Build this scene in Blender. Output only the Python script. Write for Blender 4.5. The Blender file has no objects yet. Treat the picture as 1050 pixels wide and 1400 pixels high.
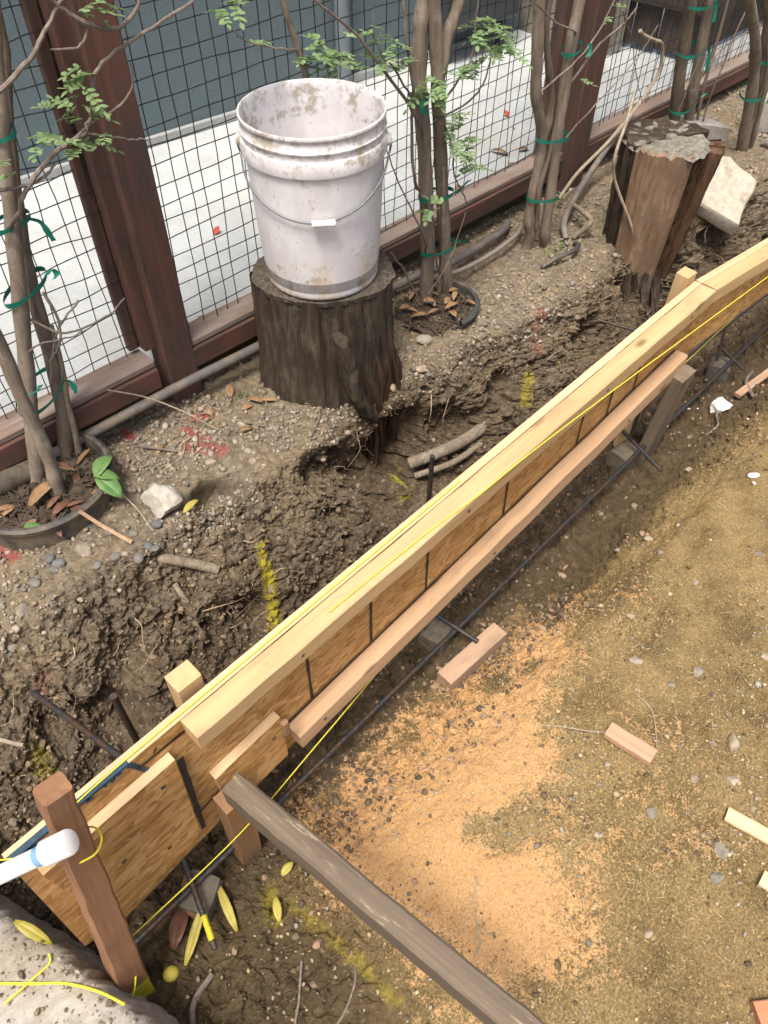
import bpy, bmesh, math, random
import numpy as np
from mathutils import Vector, Matrix
R = math.radians
random.seed(7); RNG = np.random.default_rng(7)
scene = bpy.context.scene
COL = scene.collection

# ---------------------------------------------------------------- camera
cam_data = bpy.data.cameras.new('camera')
cam_data.sensor_width = 36; cam_data.lens = 27.0; cam_data.clip_end = 200; cam_data.clip_start = .02
cam = bpy.data.objects.new('camera', cam_data); COL.objects.link(cam)
cam.location = (0, 0, 1.27); cam.rotation_euler = (R(90-49), 0, R(-45))
scene.camera = cam
# ---------------------------------------------------------------- light
SUN_EL, SUN_AZ = R(68), R(-115)      # azimuth measured from +Y towards +X
wd = bpy.data.worlds.new('World'); scene.world = wd; wd.use_nodes = True
nt = wd.node_tree; bg = nt.nodes['Background']
sk = nt.nodes.new('ShaderNodeTexSky'); sk.sky_type = 'NISHITA'; sk.sun_disc = False
sk.sun_elevation = SUN_EL; sk.sun_rotation = SUN_AZ; sk.air_density = 1.0; sk.dust_density = 7.0; sk.ozone_density = .2
nt.links.new(sk.outputs[0], bg.inputs[0]); bg.inputs[1].default_value = .105
sd = bpy.data.lights.new('sun', 'SUN'); sd.energy = 1.9; sd.angle = R(16); sd.color = (1, .95, .86)
sun = bpy.data.objects.new('sun', sd); COL.objects.link(sun)
dv = Vector((math.sin(SUN_AZ)*math.cos(SUN_EL), math.cos(SUN_AZ)*math.cos(SUN_EL), math.sin(SUN_EL)))
sun.rotation_euler = dv.to_track_quat('Z', 'Y').to_euler(); sun.location = dv*6
vs = scene.view_settings
vs.view_transform = 'Standard'; vs.look = 'None'; vs.exposure = 1.05; vs.gamma = 1; vs.use_curve_mapping = False
scene.cycles.max_bounces = 6

# ---------------------------------------------------------------- numpy noise
def _h(ix, iy, iz, s):
    h = (ix.astype(np.int64)*374761393 + iy.astype(np.int64)*668265263 + iz.astype(np.int64)*2147483647 + s*1274126177) & 0xffffffff
    h = ((h ^ (h >> 13))*1274126177) & 0xffffffff
    h = ((h ^ (h >> 16))*2246822519) & 0xffffffff
    return ((h ^ (h >> 15)) & 0xffffff)/float(0xffffff)
def vnoise(p, s=0):
    i = np.floor(p).astype(np.int64); f = p-i; f = f*f*(3-2*f); r = 0
    for a in (0, 1):
        for b in (0, 1):
            for c in (0, 1):
                w = (f[:, 0] if a else 1-f[:, 0])*(f[:, 1] if b else 1-f[:, 1])*(f[:, 2] if c else 1-f[:, 2])
                r = r + w*_h(i[:, 0]+a, i[:, 1]+b, i[:, 2]+c, s)
    return r
def fbm(p, o=4, s=0, g=.5):
    r = 0; a = 1; t = 0
    for k in range(o):
        r = r + a*vnoise(p*2**k+17.3*k, s+k); t += a; a *= g
    return r/t*2-1
def worley(p, s=0):
    i = np.floor(p).astype(np.int64); d1 = np.full(len(p), 9.); d2 = d1.copy(); cid = np.zeros(len(p))
    for a in (-1, 0, 1):
        for b in (-1, 0, 1):
            for c in (-1, 0, 1):
                x, y, z = i[:, 0]+a, i[:, 1]+b, i[:, 2]+c
                q = np.stack([x+_h(x, y, z, s), y+_h(x, y, z, s+5), z+_h(x, y, z, s+9)], 1)
                d = np.linalg.norm(p-q, axis=1)
                n = d < d1; d2 = np.where(n, d1, np.minimum(d2, d)); d1 = np.where(n, d, d1); cid = np.where(n, _h(x, y, z, s+13), cid)
    return d1, d2, cid
def sstep(a, b, x):
    t = np.clip((x-a)/(b-a), 0, 1); return t*t*(3-2*t)

# ---------------------------------------------------------------- materials
class NT:
    def __init__(s, name):
        s.m = bpy.data.materials.new(name); s.m.use_nodes = True; s.t = s.m.node_tree
        s.b = s.t.nodes['Principled BSDF']; s.tc = s.t.nodes.new('ShaderNodeTexCoord')
    def n(s, typ, **kw):
        o = s.t.nodes.new(typ)
        for k, v in kw.items():
            if k.startswith('i_'): o.inputs[k[2:].replace('_', ' ')].default_value = v
            else: setattr(o, k, v)
        return o
    def l(s, a, b): s.t.links.new(a, b); return b
    def coord(s, sc=(1, 1, 1), rot=(0, 0, 0), src='Object', rnd=True):
        mp = s.n('ShaderNodeMapping'); mp.inputs['Scale'].default_value = sc; mp.inputs['Rotation'].default_value = rot
        s.l(s.tc.outputs[src], mp.inputs['Vector'])
        if rnd:
            oi = s.n('ShaderNodeObjectInfo'); mu = s.n('ShaderNodeMath', operation='MULTIPLY'); mu.inputs[1].default_value = 37.
            s.l(oi.outputs['Random'], mu.inputs[0]); s.l(mu.outputs[0], mp.inputs['Location'])
        return mp.outputs[0]
    def noise(s, v, scale=5, detail=5, rough=.6, dist=0):
        o = s.n('ShaderNodeTexNoise'); o.inputs['Scale'].default_value = scale; o.inputs['Detail'].default_value = detail
        o.inputs['Roughness'].default_value = rough; o.inputs['Distortion'].default_value = dist
        s.l(v, o.inputs['Vector']); return o.outputs['Fac']
    def vor(s, v, scale=5, feat='F1', out='Distance', rand=1):
        o = s.n('ShaderNodeTexVoronoi', feature=feat); o.inputs['Scale'].default_value = scale; o.inputs['Randomness'].default_value = rand
        s.l(v, o.inputs['Vector']); return o.outputs[out]
    def ramp(s, f, stops, interp='LINEAR'):
        o = s.n('ShaderNodeValToRGB'); e = o.color_ramp.elements; o.color_ramp.interpolation = interp
        while len(e) < len(stops): e.new(.5)
        for k, (p, c) in enumerate(stops):
            e[k].position = p; e[k].color = (*c, 1) if not isinstance(c, (int, float)) else (c, c, c, 1)
        s.l(f, o.inputs[0]); return o.outputs[0]
    def mix(s, f, a, b, mode='MIX'):
        o = s.n('ShaderNodeMix', data_type='RGBA', blend_type=mode)
        for k, v in (('Factor', f), ('A', a), ('B', b)):
            k = [i for i in o.inputs if i.name == k and (i.type == 'RGBA' or k == 'Factor' and i.type == 'VALUE')][0]
            if isinstance(v, (int, float)): k.default_value = v
            elif isinstance(v, tuple): k.default_value = (*v, 1)
            else: s.l(v, k)
        return [i for i in o.outputs if i.type == 'RGBA'][0]
    def math(s, op, a, b=0., clamp=False):
        o = s.n('ShaderNodeMath', operation=op); o.use_clamp = clamp
        for k, v in ((0, a), (1, b)):
            if isinstance(v, (int, float)): o.inputs[k].default_value = v
            else: s.l(v, o.inputs[k])
        return o.outputs[0]
    def attr(s, name, ch=None):
        a = s.n('ShaderNodeAttribute', attribute_name=name)
        if ch is None: return a.outputs['Color']
        sp = s.n('ShaderNodeSeparateColor'); s.l(a.outputs['Color'], sp.inputs[0]); return sp.outputs[ch]
    def bump(s, h, dist=.002, strength=1., prev=None):
        o = s.n('ShaderNodeBump'); o.inputs['Distance'].default_value = dist; o.inputs['Strength'].default_value = strength
        s.l(h, o.inputs['Height'])
        if prev is not None: s.l(prev, o.inputs['Normal'])
        return o.outputs[0]
    def done(s, col, rough=.8, nrm=None, spec=.3, metal=0.):
        b = s.b
        if isinstance(col, tuple): b.inputs['Base Color'].default_value = (*col, 1)
        else: s.l(col, b.inputs['Base Color'])
        if isinstance(rough, (int, float)): b.inputs['Roughness'].default_value = rough
        else: s.l(rough, b.inputs['Roughness'])
        b.inputs['Specular IOR Level'].default_value = spec; b.inputs['Metallic'].default_value = metal
        if nrm is not None: s.l(nrm, b.inputs['Normal'])
        return s.m

def mat_plain(name, c, rough=.6, var=.25, scale=60, spec=.4, metal=0., dirt=None, bump=.0006):
    t = NT(name); v = t.coord()
    n = t.noise(v, scale, 6, .65)
    col = t.ramp(n, [(.25, tuple(x*(1-var) for x in c)), (.75, tuple(min(1, x*(1+var)) for x in c))])
    if dirt:
        d = t.ramp(t.noise(v, scale*.25, 8, .7), [(.47, 0.), (.62, 1.)])
        col = t.mix(d, col, dirt)
    return t.done(col, rough, t.bump(n, bump), spec, metal)

def mat_wood(name, light, dark, scale=1., weather=None, rough=.75, knots=True, bump=.0008, stain=None, chips=None):
    t = NT(name); v = t.coord((1.6*scale, 34*scale, 34*scale))
    v2 = t.coord((.8, 5, 5))
    warp = t.noise(v2, 3, 3, .5)
    g1 = t.noise(v, 1.4, 7, .62, .8)
    g2 = t.noise(t.coord((5*scale, 150*scale, 150*scale)), 1.2, 4, .6)
    f = t.math('ADD', t.math('MULTIPLY', g1, .75), t.math('MULTIPLY', g2, .35))
    f = t.math('ADD', f, t.math('MULTIPLY', t.math('SUBTRACT', warp, .5), .35))
    col = t.ramp(f, [(.34, dark), (.52, tuple((a*.4+b*.6) for a, b in zip(dark, light))), (.68, light)])
    if knots:
        kd = t.vor(t.coord((1, 2.6, 2.6)), 4.6, rand=1)
        kf = t.ramp(kd, [(.045, 1.), (.12, 0.)])
        col = t.mix(t.math('MULTIPLY', kf, .8), col, tuple(x*.35 for x in dark))
    if weather:
        w = t.ramp(t.noise(t.coord((2, 9, 9)), 2.2, 7, .7), [(.42, 0.), (.63, 1.)])
        col = t.mix(w, col, weather)
    if stain:
        w = t.ramp(t.noise(t.coord((1.2, 3, 3)), 3.1, 6, .7), [(.55, 0.), (.68, .85)])
        col = t.mix(w, col, stain)
    if chips:
        w = t.ramp(t.noise(t.coord((6, 50, 50)), 2.0, 6, .75), [(.55, 0.), (.64, .8)])
        gate = t.ramp(t.noise(t.coord((5, 9, 9)), 1.5, 4, .65), [(.44, .05), (.58, 1.)])
        gm = t.n('ShaderNodeNewGeometry'); sp = t.n('ShaderNodeSeparateXYZ'); t.l(gm.outputs['Normal'], sp.inputs[0])
        upf = t.ramp(sp.outputs[2], [(.35, 0.), (.7, 1.)])
        col = t.mix(t.math('MULTIPLY', t.math('MULTIPLY', w, gate), upf), col, chips)
    sp = t.ramp(t.noise(t.coord((1, 1, 1)), 260, 2, .5), [(.72, 0.), (.76, .5)])
    col = t.mix(sp, col, tuple(x*.4 for x in dark))
    return t.done(col, rough, t.bump(f, bump), .25)

def mat_osb(name):
    t = NT(name); cols = []
    for k, (a, sc) in enumerate([(.10, 1.), (-.35, 1.2), (.5, .9), (1.2, 1.1)]):
        v = t.coord((42*sc, 42*sc, 120*sc), (0, a*1.3, 0))
        wv = t.n('ShaderNodeVectorMath', operation='ADD')
        nz = t.n('ShaderNodeTexNoise'); nz.inputs['Scale'].default_value = .7; t.l(v, nz.inputs['Vector'])
        t.l(v, wv.inputs[0]); t.l(nz.outputs['Color'], wv.inputs[1])
        cols.append(t.vor(wv.outputs[0], 1., out='Color'))
    pick = t.vor(t.coord((18, 18, 26)), 1., out='Color')
    sp = t.n('ShaderNodeSeparateColor'); t.l(pick, sp.inputs[0])
    m = t.mix(t.ramp(sp.outputs[0], [(.5, 0.), (.51, 1.)]), cols[0], cols[1])
    m = t.mix(t.ramp(sp.outputs[1], [(.62, 0.), (.63, 1.)]), m, cols[2])
    m = t.mix(t.ramp(sp.outputs[2], [(.78, 0.), (.79, 1.)]), m, cols[3])
    s2 = t.n('ShaderNodeSeparateColor'); t.l(m, s2.inputs[0])
    col = t.ramp(s2.outputs[0], [(0, (.36, .19, .065)), (.3, (.48, .27, .100)), (.65, (.57, .335, .130)), (1, (.64, .41, .19))])
    grain = t.noise(t.coord((90, 90, 260)), 1., 5, .65, .6)
    col = t.mix(.55, col, t.ramp(grain, [(.3, (.62, .60, .56)), (.7, (1.2, 1.18, 1.15))]), 'MULTIPLY')
    fl = t.ramp(t.noise(t.coord((70, 70, 200)), 1., 3, .7, 1.8), [(.67, 0.), (.72, .75)])
    col = t.mix(fl, col, (.07, .035, .015))
    lt = t.ramp(t.noise(t.coord((60, 60, 160), (0, .6, 0)), 1., 3, .6, 1), [(.69, 0.), (.73, .7)])
    col = t.mix(lt, col, (.62, .42, .22))
    dm = t.ramp(t.noise(t.coord((3, 3, 4)), 1.4, 5, .65), [(.4, (1.05, 1.05, 1.05)), (.7, (.78, .72, .66))])
    col = t.mix(1., col, dm, 'MULTIPLY')
    return t.done(col, .7, t.bump(t.math('ADD', s2.outputs[1], grain), .0012), .25)

def mat_bark(name, c1, c2, c3=None, sc=1., bump=.003, lichen=None):
    t = NT(name); v = t.coord((40*sc, 40*sc, 7*sc)); g = t.noise(v, 1.4, 8, .68, .6)
    col = t.ramp(g, [(.3, c1), (.5, c2), (.72, c3 or c2)])
    big = t.noise(t.coord((1, 1, 1)), 9*sc, 5, .6)
    col = t.mix(t.ramp(big, [(.4, 0.), (.62, .55)]), col, tuple(x*.55 for x in c2))
    if lichen:
        col = t.mix(t.ramp(t.noise(t.coord(), 14*sc, 7, .7), [(.56, 0.), (.68, .75)]), col, lichen)
    return t.done(col, .9, t.bump(g, bump), .15)

def mat_stone(name, c, var=.35, scale=40, spots=None):
    t = NT(name); v = t.coord(); n = t.noise(v, scale, 8, .7)
    col = t.ramp(n, [(.28, tuple(x*(1-var) for x in c)), (.72, tuple(min(1, x*(1+var)) for x in c))])
    oi = t.n('ShaderNodeObjectInfo')
    col = t.mix(.8, col, t.ramp(oi.outputs['Random'], [(0, (.62, .62, .66)), (.4, (1, .98, .95)), (.75, (1.15, 1.05, .9)), (1, (.8, .78, .8))]), 'MULTIPLY')
    if spots: col = t.mix(t.ramp(t.noise(v, scale*.4, 6, .7), [(.55, 0.), (.66, .8)]), col, spots)
    return t.done(col, .9, t.bump(n, .002), .2)

def mat_vcol(name, rough=.9, scale=300, trans=0.):
    t = NT(name); n = t.noise(t.coord(), scale, 4, .6)
    col = t.mix(.6, t.attr('tint'), t.ramp(n, [(.3, (.6, .6, .6)), (.7, (1.3, 1.3, 1.3))]), 'MULTIPLY')
    return t.done(col, rough, t.bump(n, .0008), .2)

def mat_soil():
    t = NT('soil'); v = t.coord(rnd=False)
    sand, damp, top = t.attr('mask', 0), t.attr('mask', 1), t.attr('mask', 2)  # damp channel holds wet soil together with painted shade
    py, pr, cl = t.attr('paint', 0), t.attr('paint', 1), t.attr('paint', 2)
    n1 = t.noise(v, 9, 8, .65); n2 = t.noise(v, 55, 7, .7); n3 = t.noise(v, 260, 5, .7); n4 = t.noise(v, 4, 4, .6)
    # banks: brown clay
    bank = t.ramp(n2, [(.30, (.050, .037, .026)), (.5, (.125, .097, .070)), (.72, (.235, .190, .142))])
    bank = t.mix(t.ramp(n1, [(.42, 0.), (.62, .75)]), bank, t.ramp(n2, [(.32, (.085, .061, .039)), (.7, (.28, .212, .142))]))
    # gravelly dry top soil
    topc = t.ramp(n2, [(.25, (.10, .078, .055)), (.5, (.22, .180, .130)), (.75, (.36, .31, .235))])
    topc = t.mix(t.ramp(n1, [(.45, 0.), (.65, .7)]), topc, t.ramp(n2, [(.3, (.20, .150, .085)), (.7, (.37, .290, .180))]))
    # dug floor: yellowish brown earth mixed with wood dust
    flo = t.ramp(n3, [(.30, (.110, .077, .034)), (.5, (.255, .185, .083)), (.68, (.44, .335, .162))])
    flo = t.mix(t.ramp(n1, [(.41, 0.), (.62, .9)]), flo, t.ramp(n3, [(.32, (.062, .044, .021)), (.5, (.135, .098, .046)), (.70, (.26, .196, .100))]))
    flo = t.mix(t.ramp(n4, [(.45, 0.), (.7, .6)]), flo, t.ramp(n3, [(.3, (.20, .135, .060)), (.7, (.46, .33, .165))]))
    damp_shade = t.ramp(n2, [(.3, (.045, .032, .020)), (.55, (.090, .066, .040)), (.75, (.15, .112, .072))])  # tone for wet soil and for shade painted into the ground
    snd = t.ramp(n3, [(.28, (.38, .215, .090)), (.5, (.57, .345, .160)), (.75, (.70, .455, .230))])
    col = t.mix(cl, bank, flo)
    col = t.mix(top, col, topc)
    col = t.mix(damp, col, damp_shade)
    e = t.math('ADD', sand, t.math('ADD', t.math('MULTIPLY', t.math('SUBTRACT', n2, .5), 1.5), t.math('MULTIPLY', t.math('SUBTRACT', n3, .5), 1.3)))
    e = t.math('ADD', e, t.math('MULTIPLY', t.math('SUBTRACT', n1, .5), 1.5))
    sf = t.math('MULTIPLY', t.ramp(e, [(.38, 0.), (.68, 1.)]), t.ramp(sand, [(.02, 0.), (.25, 1.)]))
    col = t.mix(sf, col, snd)
    yf = t.ramp(t.math('MULTIPLY', py, t.math('ADD', .25, t.math('MULTIPLY', n2, 1.5))), [(.42, 0.), (.95, .85)])
    col = t.mix(yf, col, (.40, .34, .025))
    rf = t.ramp(t.math('MULTIPLY', pr, t.math('ADD', .25, t.math('MULTIPLY', n2, 1.5))), [(.4, 0.), (.85, .75)])
    col = t.mix(rf, col, (.34, .055, .065))
    nb = t.bump(n1, .012); nb = t.bump(n2, .009, 1, nb); nb = t.bump(n3, .0030, 1, nb)
    return t.done(col, .95, nb, .12)

# ---------------------------------------------------------------- mesh building
class MB:
    def __init__(s): s.v = []; s.f = []; s.mi = []; s.t = []; s.cur = 0; s.tint = None
    def add(s, vs_, fs_, tint=None):
        o = len(s.v); s.v += [tuple(map(float, q)) for q in vs_]
        s.f += [tuple(o+i for i in f) for f in fs_]; s.mi += [s.cur]*len(fs_)
        if tint is not None: s.tint = True
        s.t += [tint or (1, 1, 1)]*len(vs_)
    def tube(s, pts, rad, n=8, cap=True, jit=0., tint=None, ell=1.):
        pts = [Vector(p) for p in pts]; m = len(pts)
        if isinstance(rad, (int, float)): rad = [rad]*m
        elif len(rad) != m: rad = list(np.interp(np.linspace(0, 1, m), np.linspace(0, 1, len(rad)), rad))
        vs_ = []; prev = None
        for k, p in enumerate(pts):
            d = (pts[min(k+1, m-1)]-pts[max(k-1, 0)]); d = d.normalized() if d.length > 1e-9 else Vector((0, 0, 1))
            if prev is None:
                u = d.cross(Vector((0, 0, 1))); u = u if u.length > .1 else d.cross(Vector((1, 0, 0)))
            else: u = prev-d*prev.dot(d)
            u.normalize(); prev = u; w = d.cross(u)
            for a in range(n):
                th = 2*math.pi*a/n; r = rad[k]*(1+random.uniform(-jit, jit))
                vs_.append(p+u*math.cos(th)*r+w*math.sin(th)*r*ell)
        fs_ = [(k*n+a, k*n+(a+1) % n, (k+1)*n+(a+1) % n, (k+1)*n+a) for k in range(m-1) for a in range(n)]
        if cap: fs_ += [tuple(range(n-1, -1, -1)), tuple((m-1)*n+a for a in range(n))]
        s.add(vs_, fs_, tint)
    def lathe(s, prof, c=(0, 0, 0), n=48, fn=None):
        m = len(prof); vs_ = []
        for k, (r, z) in enumerate(prof):
            for a in range(n):
                th = 2*math.pi*a/n; rr = fn(th, k, r) if fn else r
                vs_.append((c[0]+rr*math.cos(th), c[1]+rr*math.sin(th), c[2]+z))
        s.add(vs_, [(k*n+a, k*n+(a+1) % n, (k+1)*n+(a+1) % n, (k+1)*n+a) for k in range(m-1) for a in range(n)])
    def box(s, a, b):
        (x0, y0, z0), (x1, y1, z1) = a, b
        s.add([(x0, y0, z0), (x1, y0, z0), (x1, y1, z0), (x0, y1, z0), (x0, y0, z1), (x1, y0, z1), (x1, y1, z1), (x0, y1, z1)],
              [(0, 3, 2, 1), (4, 5, 6, 7), (0, 1, 5, 4), (1, 2, 6, 5), (2, 3, 7, 6), (3, 0, 4, 7)])
    def bar(s, p0, p1, w, h, up=(0, 0, 1), b=.002, seg=1, wob=0., w1=None, h1=None):
        """chamfered bar from p0 to p1: w across, h along 'up'"""
        p0, p1 = Vector(p0), Vector(p1); d = (p1-p0).normalized(); up = Vector(up)
        y = up.cross(d).normalized(); z = d.cross(y); L = (p1-p0).length
        vs_ = []; n = 8
        for k in range(seg+1):
            t = k/seg; c = p0+d*L*t+y*random.uniform(-wob, wob)+z*random.uniform(-wob, wob)
            ww = (w+((w1 or w)-w)*t)/2; hh = (h+((h1 or h)-h)*t)/2
            for yy, zz in ((-ww+b, -hh), (ww-b, -hh), (ww, -hh+b), (ww, hh-b), (ww-b, hh), (-ww+b, hh), (-ww, hh-b), (-ww, -hh+b)):
                vs_.append(c+y*yy+z*zz)
        fs_ = [(k*n+a, k*n+(a+1) % n, (k+1)*n+(a+1) % n, (k+1)*n+a) for k in range(seg) for a in range(n)]
        fs_ += [tuple(range(n-1, -1, -1)), tuple(seg*n+a for a in range(n))]
        s.add(vs_, fs_)
    def prism(s, poly, y0, y1, b=0.):
        """outline in (x,z) extruded from y0 to y1"""
        n = len(poly); vs_ = [(x, y0, z) for x, z in poly]+[(x, y1, z) for x, z in poly]
        s.add(vs_, [tuple(range(n)), tuple(range(2*n-1, n-1, -1))]+[(a, n+a, n+(a+1) % n, (a+1) % n) for a in range(n)])
    def leaf(s, base, d, L, W, nrm=(0, 0, 1), curl=.1, tint=None, fold=.15):
        base = Vector(base); d = Vector(d).normalized(); nrm = Vector(nrm)
        w = d.cross(nrm); w = w.normalized() if w.length > 1e-4 else Vector((1, 0, 0)); u = w.cross(d)
        vs_ = []; N = 5
        for k in range(N+1):
            t = k/N; wd_ = W*.5*math.sin(math.pi*min(1, .06+t*.94))**.75; c = base+d*L*t+u*(-curl*L*t*t)
            vs_ += [c-w*wd_+u*fold*wd_, c, c+w*wd_+u*fold*wd_]
        fs_ = []
        for k in range(N):
            a = 3*k; fs_ += [(a, a+1, a+4, a+3), (a+1, a+2, a+5, a+4)]
        s.add(vs_, fs_, tint)
    def build(s, name, mats, parent=None, origin=None, smooth=True, W=None, angle=40):
        """vertices are in world space unless W (a matrix taking local to world) is given"""
        if not isinstance(mats, (list, tuple)): mats = [mats]
        if W is None:
            if origin is None: origin = tuple(WORLD[parent.name].translation) if parent is not None else s.v[0]
            W = Matrix.Translation(origin); vs_ = [(x-origin[0], y-origin[1], z-origin[2]) for x, y, z in s.v]
        else: vs_ = s.v
        me = bpy.data.meshes.new(name); me.from_pydata(vs_, [], s.f)
        for m in mats: me.materials.append(m)
        if len(mats) > 1: me.polygons.foreach_set('material_index', s.mi)
        if s.tint:
            at = me.color_attributes.new('tint', 'FLOAT_COLOR', 'POINT')
            at.data.foreach_set('color', np.array([(*c, 1) for c in s.t], np.float32).ravel())
        if smooth:
            me.polygons.foreach_set('use_smooth', [True]*len(me.polygons))
            try: me.set_sharp_from_angle(angle=R(angle))
            except Exception: pass
        me.update()
        return link(bpy.data.objects.new(name, me), W, parent)
WORLD = {}
def link(o, W, parent=None):
    COL.objects.link(o)
    if parent is not None:
        o.parent = parent; o.matrix_parent_inverse = WORLD[parent.name].inverted()
    o.matrix_basis = W; WORLD[o.name] = W.copy()
    return o
def tag(o, label=None, cat=None, group=None, kind=None):
    for k, v in (('label', label), ('category', cat), ('group', group), ('kind', kind)):
        if v: o[k] = v
    return o
def thing(name, loc, label, cat, group=None):
    return tag(link(bpy.data.objects.new(name, None), Matrix.Translation(loc)), label, cat, group)
def frame_between(p0, p1, up=(0, 0, 1)):
    p0, p1 = Vector(p0), Vector(p1); d = (p1-p0).normalized(); y = Vector(up).cross(d).normalized(); z = d.cross(y)
    M = Matrix((d, y, z)).transposed().to_4x4(); M.translation = p0
    return M, (p1-p0).length
def lumber(name, mat, p0, p1, w, h, parent=None, up=(0, 0, 1), b=.0025, wob=.0006, w1=None, h1=None, seg=10):
    """a sawn stick as a mesh of its own, grain along its local X"""
    M, L = frame_between(p0, p1, up); m = MB(); m.bar((0, 0, 0), (L, 0, 0), w, h, b=b, seg=seg, wob=wob, w1=w1, h1=h1)
    return m.build(name, mat, parent, W=M, smooth=True, angle=30)
def spline(pts, n=8):
    P = [Vector(p) for p in pts]; P = [P[0]*2-P[1]]+P+[P[-1]*2-P[-2]]; out = []
    for i in range(1, len(P)-2):
        a, b, c, d = P[i-1:i+3]
        for k in range(n):
            t = k/n; out.append(.5*((2*b)+(c-a)*t+(2*a-5*b+4*c-d)*t*t+(3*b-a-3*c+d)*t**3))
    return out+[P[-2]]
def ico(sub=1):
    bm = bmesh.new(); bmesh.ops.create_icosphere(bm, subdivisions=sub, radius=1)
    v = np.array([q.co[:] for q in bm.verts]); f = [tuple(x.index for x in q.verts) for q in bm.faces]; bm.free(); return v, f
ICO = {k: ico(k) for k in (1, 2, 3, 4)}
def rock_verts(sub, size, seed, rough=.25, facets=7):
    v, f = ICO[sub]; v = v.copy(); rg = np.random.default_rng(seed)
    for k in range(facets):                                   # planar cuts make broken faces
        d = rg.normal(size=3); d /= np.linalg.norm(d); c = rg.uniform(.55, .85)
        h = v@d; v -= np.where(h > c, h-c, 0)[:, None]*d
    v *= (1+rough*fbm(v*1.6+seed*3.1, 4, seed))[:, None]
    v *= np.array(size)
    return v, f

# ================================================================ GROUND (one sheet: garden bank, trench, dug floor)
XS = [-.4, 0, .11, .23, .41, .57, .73, .88, .97, 1.08, 1.22, 1.38, 1.52, 1.76, 1.95, 2.12, 2.30, 2.6, 2.8, 3.6]
RIM = [1.10, 1.07, 1.05, 1.07, 1.05, 1.03, 1.03, 1.04, 1.05, 1.05, 1.05, 1.03, .98, .96, 1.00, 1.06, .96, .93, .90, .86]
FOOT = [.68, .68, .71, .75, .80, .83, .84, .86, .92, .95, .88, .80, .75, .75, .82, .90, .80, .76, .74, .70]
RZ = [-.03, -.03, -.02, -.02, -.02, -.03, -.03, -.035, -.05, -.065, -.05, -.02, -.02, -.02, -.03, -.05, -.02, .00, .01, .01]
def grid_axis(parts):
    out = []
    for a, b, n in parts: out += list(np.linspace(a, b, n, endpoint=False))
    return np.array(out+[parts[-1][1]])
gx = grid_axis([(-14, -2, 5), (-2, -.45, 10), (-.45, 1.3, 400), (1.3, 2.4, 190), (2.4, 4.0, 150), (4., 14, 8)])
def rowcount():
    return [(5), (10), (95), (130), (45), (75), (55), (110), (8)]
def floor_z(x, y):
    g = np.interp(x, [-.4, .15, .45, .8, 1.6, 2.6, 4], [-.235, -.225, -.165, -.125, -.12, -.13, -.12])
    return g
cols = []
for x in gx:
    xc = min(max(x, -.4), 3.6)
    r = np.interp(xc, XS, RIM); f = np.interp(xc, XS, FOOT); rz = np.interp(xc, XS, RZ); g = float(floor_z(xc, 0))
    edge = np.interp(xc, [0, .25, .6, 1.2, 2.2], [.36, .38, .40, .43, .44])
    P = [(14, -.12), (1.62, -.07), (1.46, -.045), (r+.03, rz+.012), (f, -.275), (.58, -.262), (edge+.04, -.235), (edge-.12, g-.005), (-.45, g+.02), (-14, -.10)]
    cnt = [5, 10, 95, 130, 60, 30, 60, 150, 8]
    ys, zs = [], []
    for k, n in enumerate(cnt):
        t = np.linspace(0, 1, n, endpoint=False)
        ys += list(P[k][0]+(P[k+1][0]-P[k][0])*t); zs += list(P[k][1]+(P[k+1][1]-P[k][1])*t)
    ys.append(P[-1][0]); zs.append(P[-1][1])
    ys, zs = np.array(ys), np.array(zs)
    ker = np.ones(9)/9
    for arr in (ys, zs):
        a = arr.copy(); a[16:-14] = np.convolve(arr, ker, 'same')[16:-14]; arr[:] = a
    cols.append(np.stack([np.full(len(ys), x), ys, zs], 1))
G = np.array(cols); NX, NY = G.shape[:2]
def grid_normals(G):
    du = np.gradient(G, axis=0); dvv = np.gradient(G, axis=1)
    n = np.cross(dvv, du); n /= np.linalg.norm(n, axis=2, keepdims=True)+1e-12
    return n*np.sign(n[..., 2:3]+1e-6)
N0 = grid_normals(G).reshape(-1, 3); PT = G.reshape(-1, 3).copy()
yy, xx, zz = PT[:, 1], PT[:, 0], PT[:, 2]
rimx = np.interp(np.clip(xx, -.4, 3.6), XS, RIM); footx = np.interp(np.clip(xx, -.4, 3.6), XS, FOOT)
s_bank = sstep(footx-.08, footx+.03, yy)*(1-sstep(rimx-.01, rimx+.06, yy))     # the cut face
s_top = sstep(rimx-.03, rimx+.05, yy)
s_floor = 1-sstep(.50, .60, yy)
near = (np.abs(xx-1.6) < 3.2) & (yy > -1.2) & (yy < 1.6)
disp = np.zeros(len(PT)); q = PT[near]
wv = np.stack([fbm(q*5+i*7.7, 3, 40+i) for i in range(3)], 1)*.05
ridg = 1-np.abs(fbm((q+wv)*np.array([9, 9, 6.]), 5, 3))*2.2
fine = np.stack([fbm(q*60+i*3.1, 2, 60+i) for i in range(3)], 1)*.006
w1a, w2a, ida = worley((q+wv*.4+fine)*np.array([19, 19, 26.]), 11); w1b, w2b, idb = worley((q+wv*.3+fine)*46, 21); w1c, w2c, idc = worley((q+fine)*105, 31)
b_, t_, f_ = s_bank[near], s_top[near], s_floor[near]
big = fbm(q*4.2, 3, 9); mid = fbm(q*13, 4, 15)
d = b_*(.055*big+.022*(ridg-.4)+.026*(ida-.5)*sstep(0, .12, w2a-w1a)+.018*(idb-.5)*sstep(0, .15, w2b-w1b)+.010*(.5-w1b)+.008*(idc-.5)-.012*(1-sstep(0, .10, w2a-w1a))+.010*fbm(q*np.array([30, 30, 14.]), 4, 71))
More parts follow.
